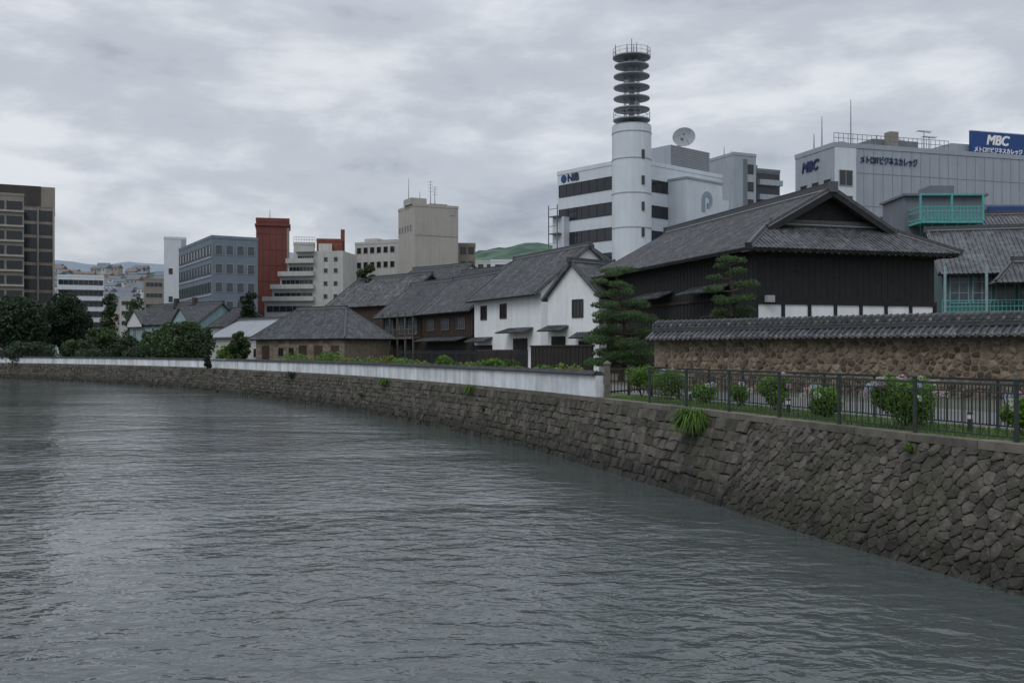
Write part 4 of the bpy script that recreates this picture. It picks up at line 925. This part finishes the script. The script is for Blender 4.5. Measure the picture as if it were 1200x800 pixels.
text(bb,'MBC',1.5,'wletter',(20.6,1.17,H+1.2),'f',shear=.25,bold=.1); text(bb,'メトロITビジネスカレッジ',.66,'wletter',(19.0,1.17,H+.35),'f',bold=.025,sx=.86)
# ================================================================ left / middle modern buildings
A,B=fb(-70,28,185); t,W,H=block(A,B,12,Z(225,183),'beige_d','tan office block with dark window strips at the left edge')
for f in range(11):
    z=H-3.0-f*2.75
    for k in range(5): window(t,W-1.6-k*3.0,0,z,2.6,1.5,'f','frame_d','glass',3,1)
    part(t,'sill_ledge','beige',(0,W,-.35,-.08,z-.5,z-.2))
A,B=fb(-60,64,205); t,W,H=block(A,B,14,Z(218,203),'beige_d','taller dark brown office block behind the tan one',par=4.2)
part(t,'top_band','brown_b',(-.1,W-2.6,-.15,-.07,H-4,H+.05))
for f in range(11):
    for k in range(4): window(t,W-1.7-k*2.9,0,H-7-f*2.8,2.4,2.1,'f','frame_d','glass',2,1)
for k in range(5): part(t,'pilaster','beige' if k==0 else 'beige_d',(W-.35-k*2.9,W-.05-k*2.9,-.5,-.02,0,H-4.2))
A,B=fb(67,122,258); t,W,H=block(A,B,10,Z(323,258),'white_b','white apartment block with long balconies beyond the left trees','apartment_building')
for f in range(7):
    z=H-2.6-f*2.75; window(t,W/2,0,z,W*.96,1.4,'f','frame_g','glass',9,1); part(t,'balcony','white_b',(0,W,-1.1,-.08,z-1.2,z-.25))
A,B=fb(192,218,215); t,W,H=block(A,B,6,Z(278,215),'white_b','slim windowless white tower left of the blue-grey office','tower_block')
part(t,'corner_strip','grey_b',(W*.78,W+.03,-.06,-.002,0,H-.6)); window(t,W*.3,0,H-8,.8,1.2); window(t,W*.3,0,H-14,.8,1.2)
t,W,H=block((248,170),(302,174),26,23.9,'bluegrey','blue-grey office with rows of square windows')
for f in range(5):
    for k in range(11): window(t,0,1.5+k*2.3,H-3.3-f*3.2,1.7,1.7,'l','frame_d','glass',1,1)
    for k in range(4): window(t,1.2+k*1.85,0,H-3.3-f*3.2,1.3,1.7,'f','frame_g','glass2',1,1)
mb=MB()
for f in range(5): mb.box(-.1,-.071,0,26,H-3.9-f*3.2,H-3.6-f*3.2)
mb.build('floor_line',M['grey_b'],t)
A,B=fb(300,339,203); t,W,H=block(A,B,8,Z(256,203),'red_b','windowless rust-red tower right of the blue-grey office','tower_block',par=.8)
part(t,'cap','red_b',(-.25,W+.25,-.25,8.2,H-1.6,H-1.2)); mb=MB()
for k in range(1,5): mb.box(W*k/5-.03,W*k/5+.03,-.04,-.001,0,H-1.7)
for k in range(1,9): mb.box(0,W,-.038,-.0012,k*3.2,k*3.2+.06)
mb.build('panel_joints',M['brown_b'],t); part(t,'side_strip','beige_d',(W-.5,W+.02,-.1,-.045,0,H-2)); antenna(t,W*.4,5,H,2.4)
ax=X(310,185); t=thing('stepped_building','cream terraced building with balconies stepping down to the left','building',(ax,185,GZ),R(-8)); Wt=X(407,187)-ax
tops=[(352,0),(338,1.5),(323,3.0),(308,4.5),(295,6.2)]
for k,(py,x0) in enumerate(tops):
    z1=Z(py,185)-GZ; z0=(Z(tops[k-1][0],185)-GZ) if k else 0
    fl=part(t,'terrace_floor','cream',(x0,Wt-.02*k,.05*k,9,z0,z1))
    part(fl,'balcony_band','cream',(x0-.2,Wt*.64,-.7,.04*k-.01,z1-.15,z1+.7))
    window(fl,x0+(Wt*.64-x0)/2,.05*k,z1-2.0 if k else z1-2.2,(Wt*.64-x0)*.92,1.2,'f','frame_g','glass',7,1)
    for j in range(2): window(fl,Wt*.78+j*1.9,.05*k,z1-2.0,.8,.9,'f','frame_g','glass')
A,B=fb(371,401,195); t,W,H=block(A,B,6,Z(280,195),'rust','rusty brown rooftop block above the terraced cream building','rooftop_block'); part(t,'fin','rust',(W-.3,W+.5,1,2,H-5,H+2.0)); part(t,'front_cabin','cream',(.4,W*.6,-1.2,-.01,0,H-1.1))
A,B=fb(344,369,196); t,W,H=block(A,B,6,Z(284,196),'cream','cream block with roof railing left of the rusty rooftop block','rooftop_block')
mb=MB()
for z in (.5,1): mb.bar((0,0,H+z),(W,0,H+z),.07)
for k in range(9): mb.bar((W*k/8,0,H),(W*k/8,0,H+1),.05)
mb.build('roof_railing',M['steel'],t); window(t,W*.3,0,H-2.2,1.4,1.2); window(t,W*.7,0,H-2.2,1.4,1.2)
t,W,H=block((416,205),(474,200),12,Z(283,203),'cream','wide cream block left of the tall beige tower')
for f in range(3):
    for k in range(6): window(t,1+k*1.6,0,H-2.4-f*3,1.1,1.3,'f','frame_g','glass')
part(t,'roof_cabin','cream',(1,4,2,6,H,H+.9)); part(t,'roof_cabin','grey_b',(5,8.5,2,6,H,H+.5))
t,W,H=block((486,188),(537,192),9,Z(240,190),'beige','tall windowless beige tower with rooftop masts','tower_block')
part(t,'roof_cabin','beige',(-.4,2.8,1,5,H,H+1.2)); gp=part(t,'vent_grille','frame_g',(W-1.8,W-.7,-.06,-.002,H-1.9,H-.8)); part(t,'roof_cabin','beige_d',(4,7.5,2,5,H,H+.5))
mb=MB()
for k in (1,2,3,4): mb.box(0,W,-.03,-.001,H-k*6,H-k*6+.12)
mb.build('floor_line',M['beige_d'],t)
antenna(t,-.1,3,H,5.2,0); antenna(t,4.4,3,H,5,1); antenna(t,5.3,3,H,4,1); antenna(t,2.2,3,H+1,1.8,0)
for k in range(5): window(t,0,2+k*1.5,H-5,.7,1.2,'l','frame_g','glass')
A,B=fb(537,557,196); t,W,H=block(A,B,6,Z(284,195),'beige_d','small tan block right of the tall beige tower')
for f in range(3):
    for k in range(2): window(t,1+k*1.5,0,H-2.2-f*2.8,1.1,1.4)
t,W,H=block((545,300),(650,300),10,Z(305,300),'cream','long low pale block under the green hill','apartment_building')
for k in range(9): window(t,2+k*2.7,0,H-2.5,1.8,1.4,'f','frame_g','glass')
t,W,H=block((575,240),(600,240),8,Z(304,240),'white_b','small white block peeking over the tiled roofs below the hill'); window(t,W/2,0,H-2.5,3,1.3,'f','frame_d','glass',3,1)
A,B=fb(222,250,235); t,W,H=block(A,B,8,Z(345,235),'cream','low cream block behind the blue-grey office foot'); window(t,W/2,0,H-2.5,3,1.3)
A,B=fb(168,193,280); t,W,H=block(A,B,8,Z(326,280),'beige_d','distant tan block left of the slim white tower')
for f in range(4): window(t,W/2,0,H-2.5-f*3,W*.8,1.3,'f','frame_g','glass',4,1)
A,B=fb(140,162,300); t,W,H=block(A,B,8,Z(348,300),'cream','distant low cream block beside the white apartment block')
for f in range(3): window(t,W/2,0,H-2.5-f*3,W*.8,1.3,'f','frame_g','glass',4,1)
random.seed(77)
def hill_house(px,Y,z,w_,h_,wk,rk):
    t=thing('hillside_house','small pale house in the distant hillside town','house',(X(px,Y),Y,z),U(-.4,.4),'houses of the distant hillside town'); part(t,'wall',M['hw%d'%wk],(-w_/2,w_/2,-w_*.35,w_*.35,-3,h_))
    mb=MB(); a=w_/2+.4; b_=w_*.35+.4; mb.add([(-a,-b_,h_),(a,-b_,h_),(a,b_,h_),(-a,b_,h_),(-a,0,h_+w_*.25),(a,0,h_+w_*.25)],[(0,1,5,4),(2,3,4,5),(0,4,3),(1,2,5),(3,2,1,0)]); mb.build('roof',M['hr%d'%rk],t)
    mb=MB()
    for k in (-.3,0,.3): mb.box(k*w_-.6,k*w_+.6,-w_*.35-.03,-w_*.35-.001,h_-2.3,h_-.9)
    mb.build('window',M['glass2'],t)
for i in range(118):
    tt=U(.12,.78); Y=420+530*tt; px=U(60,200)
    top=Z(320,844); z=2+(top-2)*(tt/.8)**1.1
    hill_house(px,Y,z,U(6,11),U(4,8),random.randrange(5),random.randrange(3))
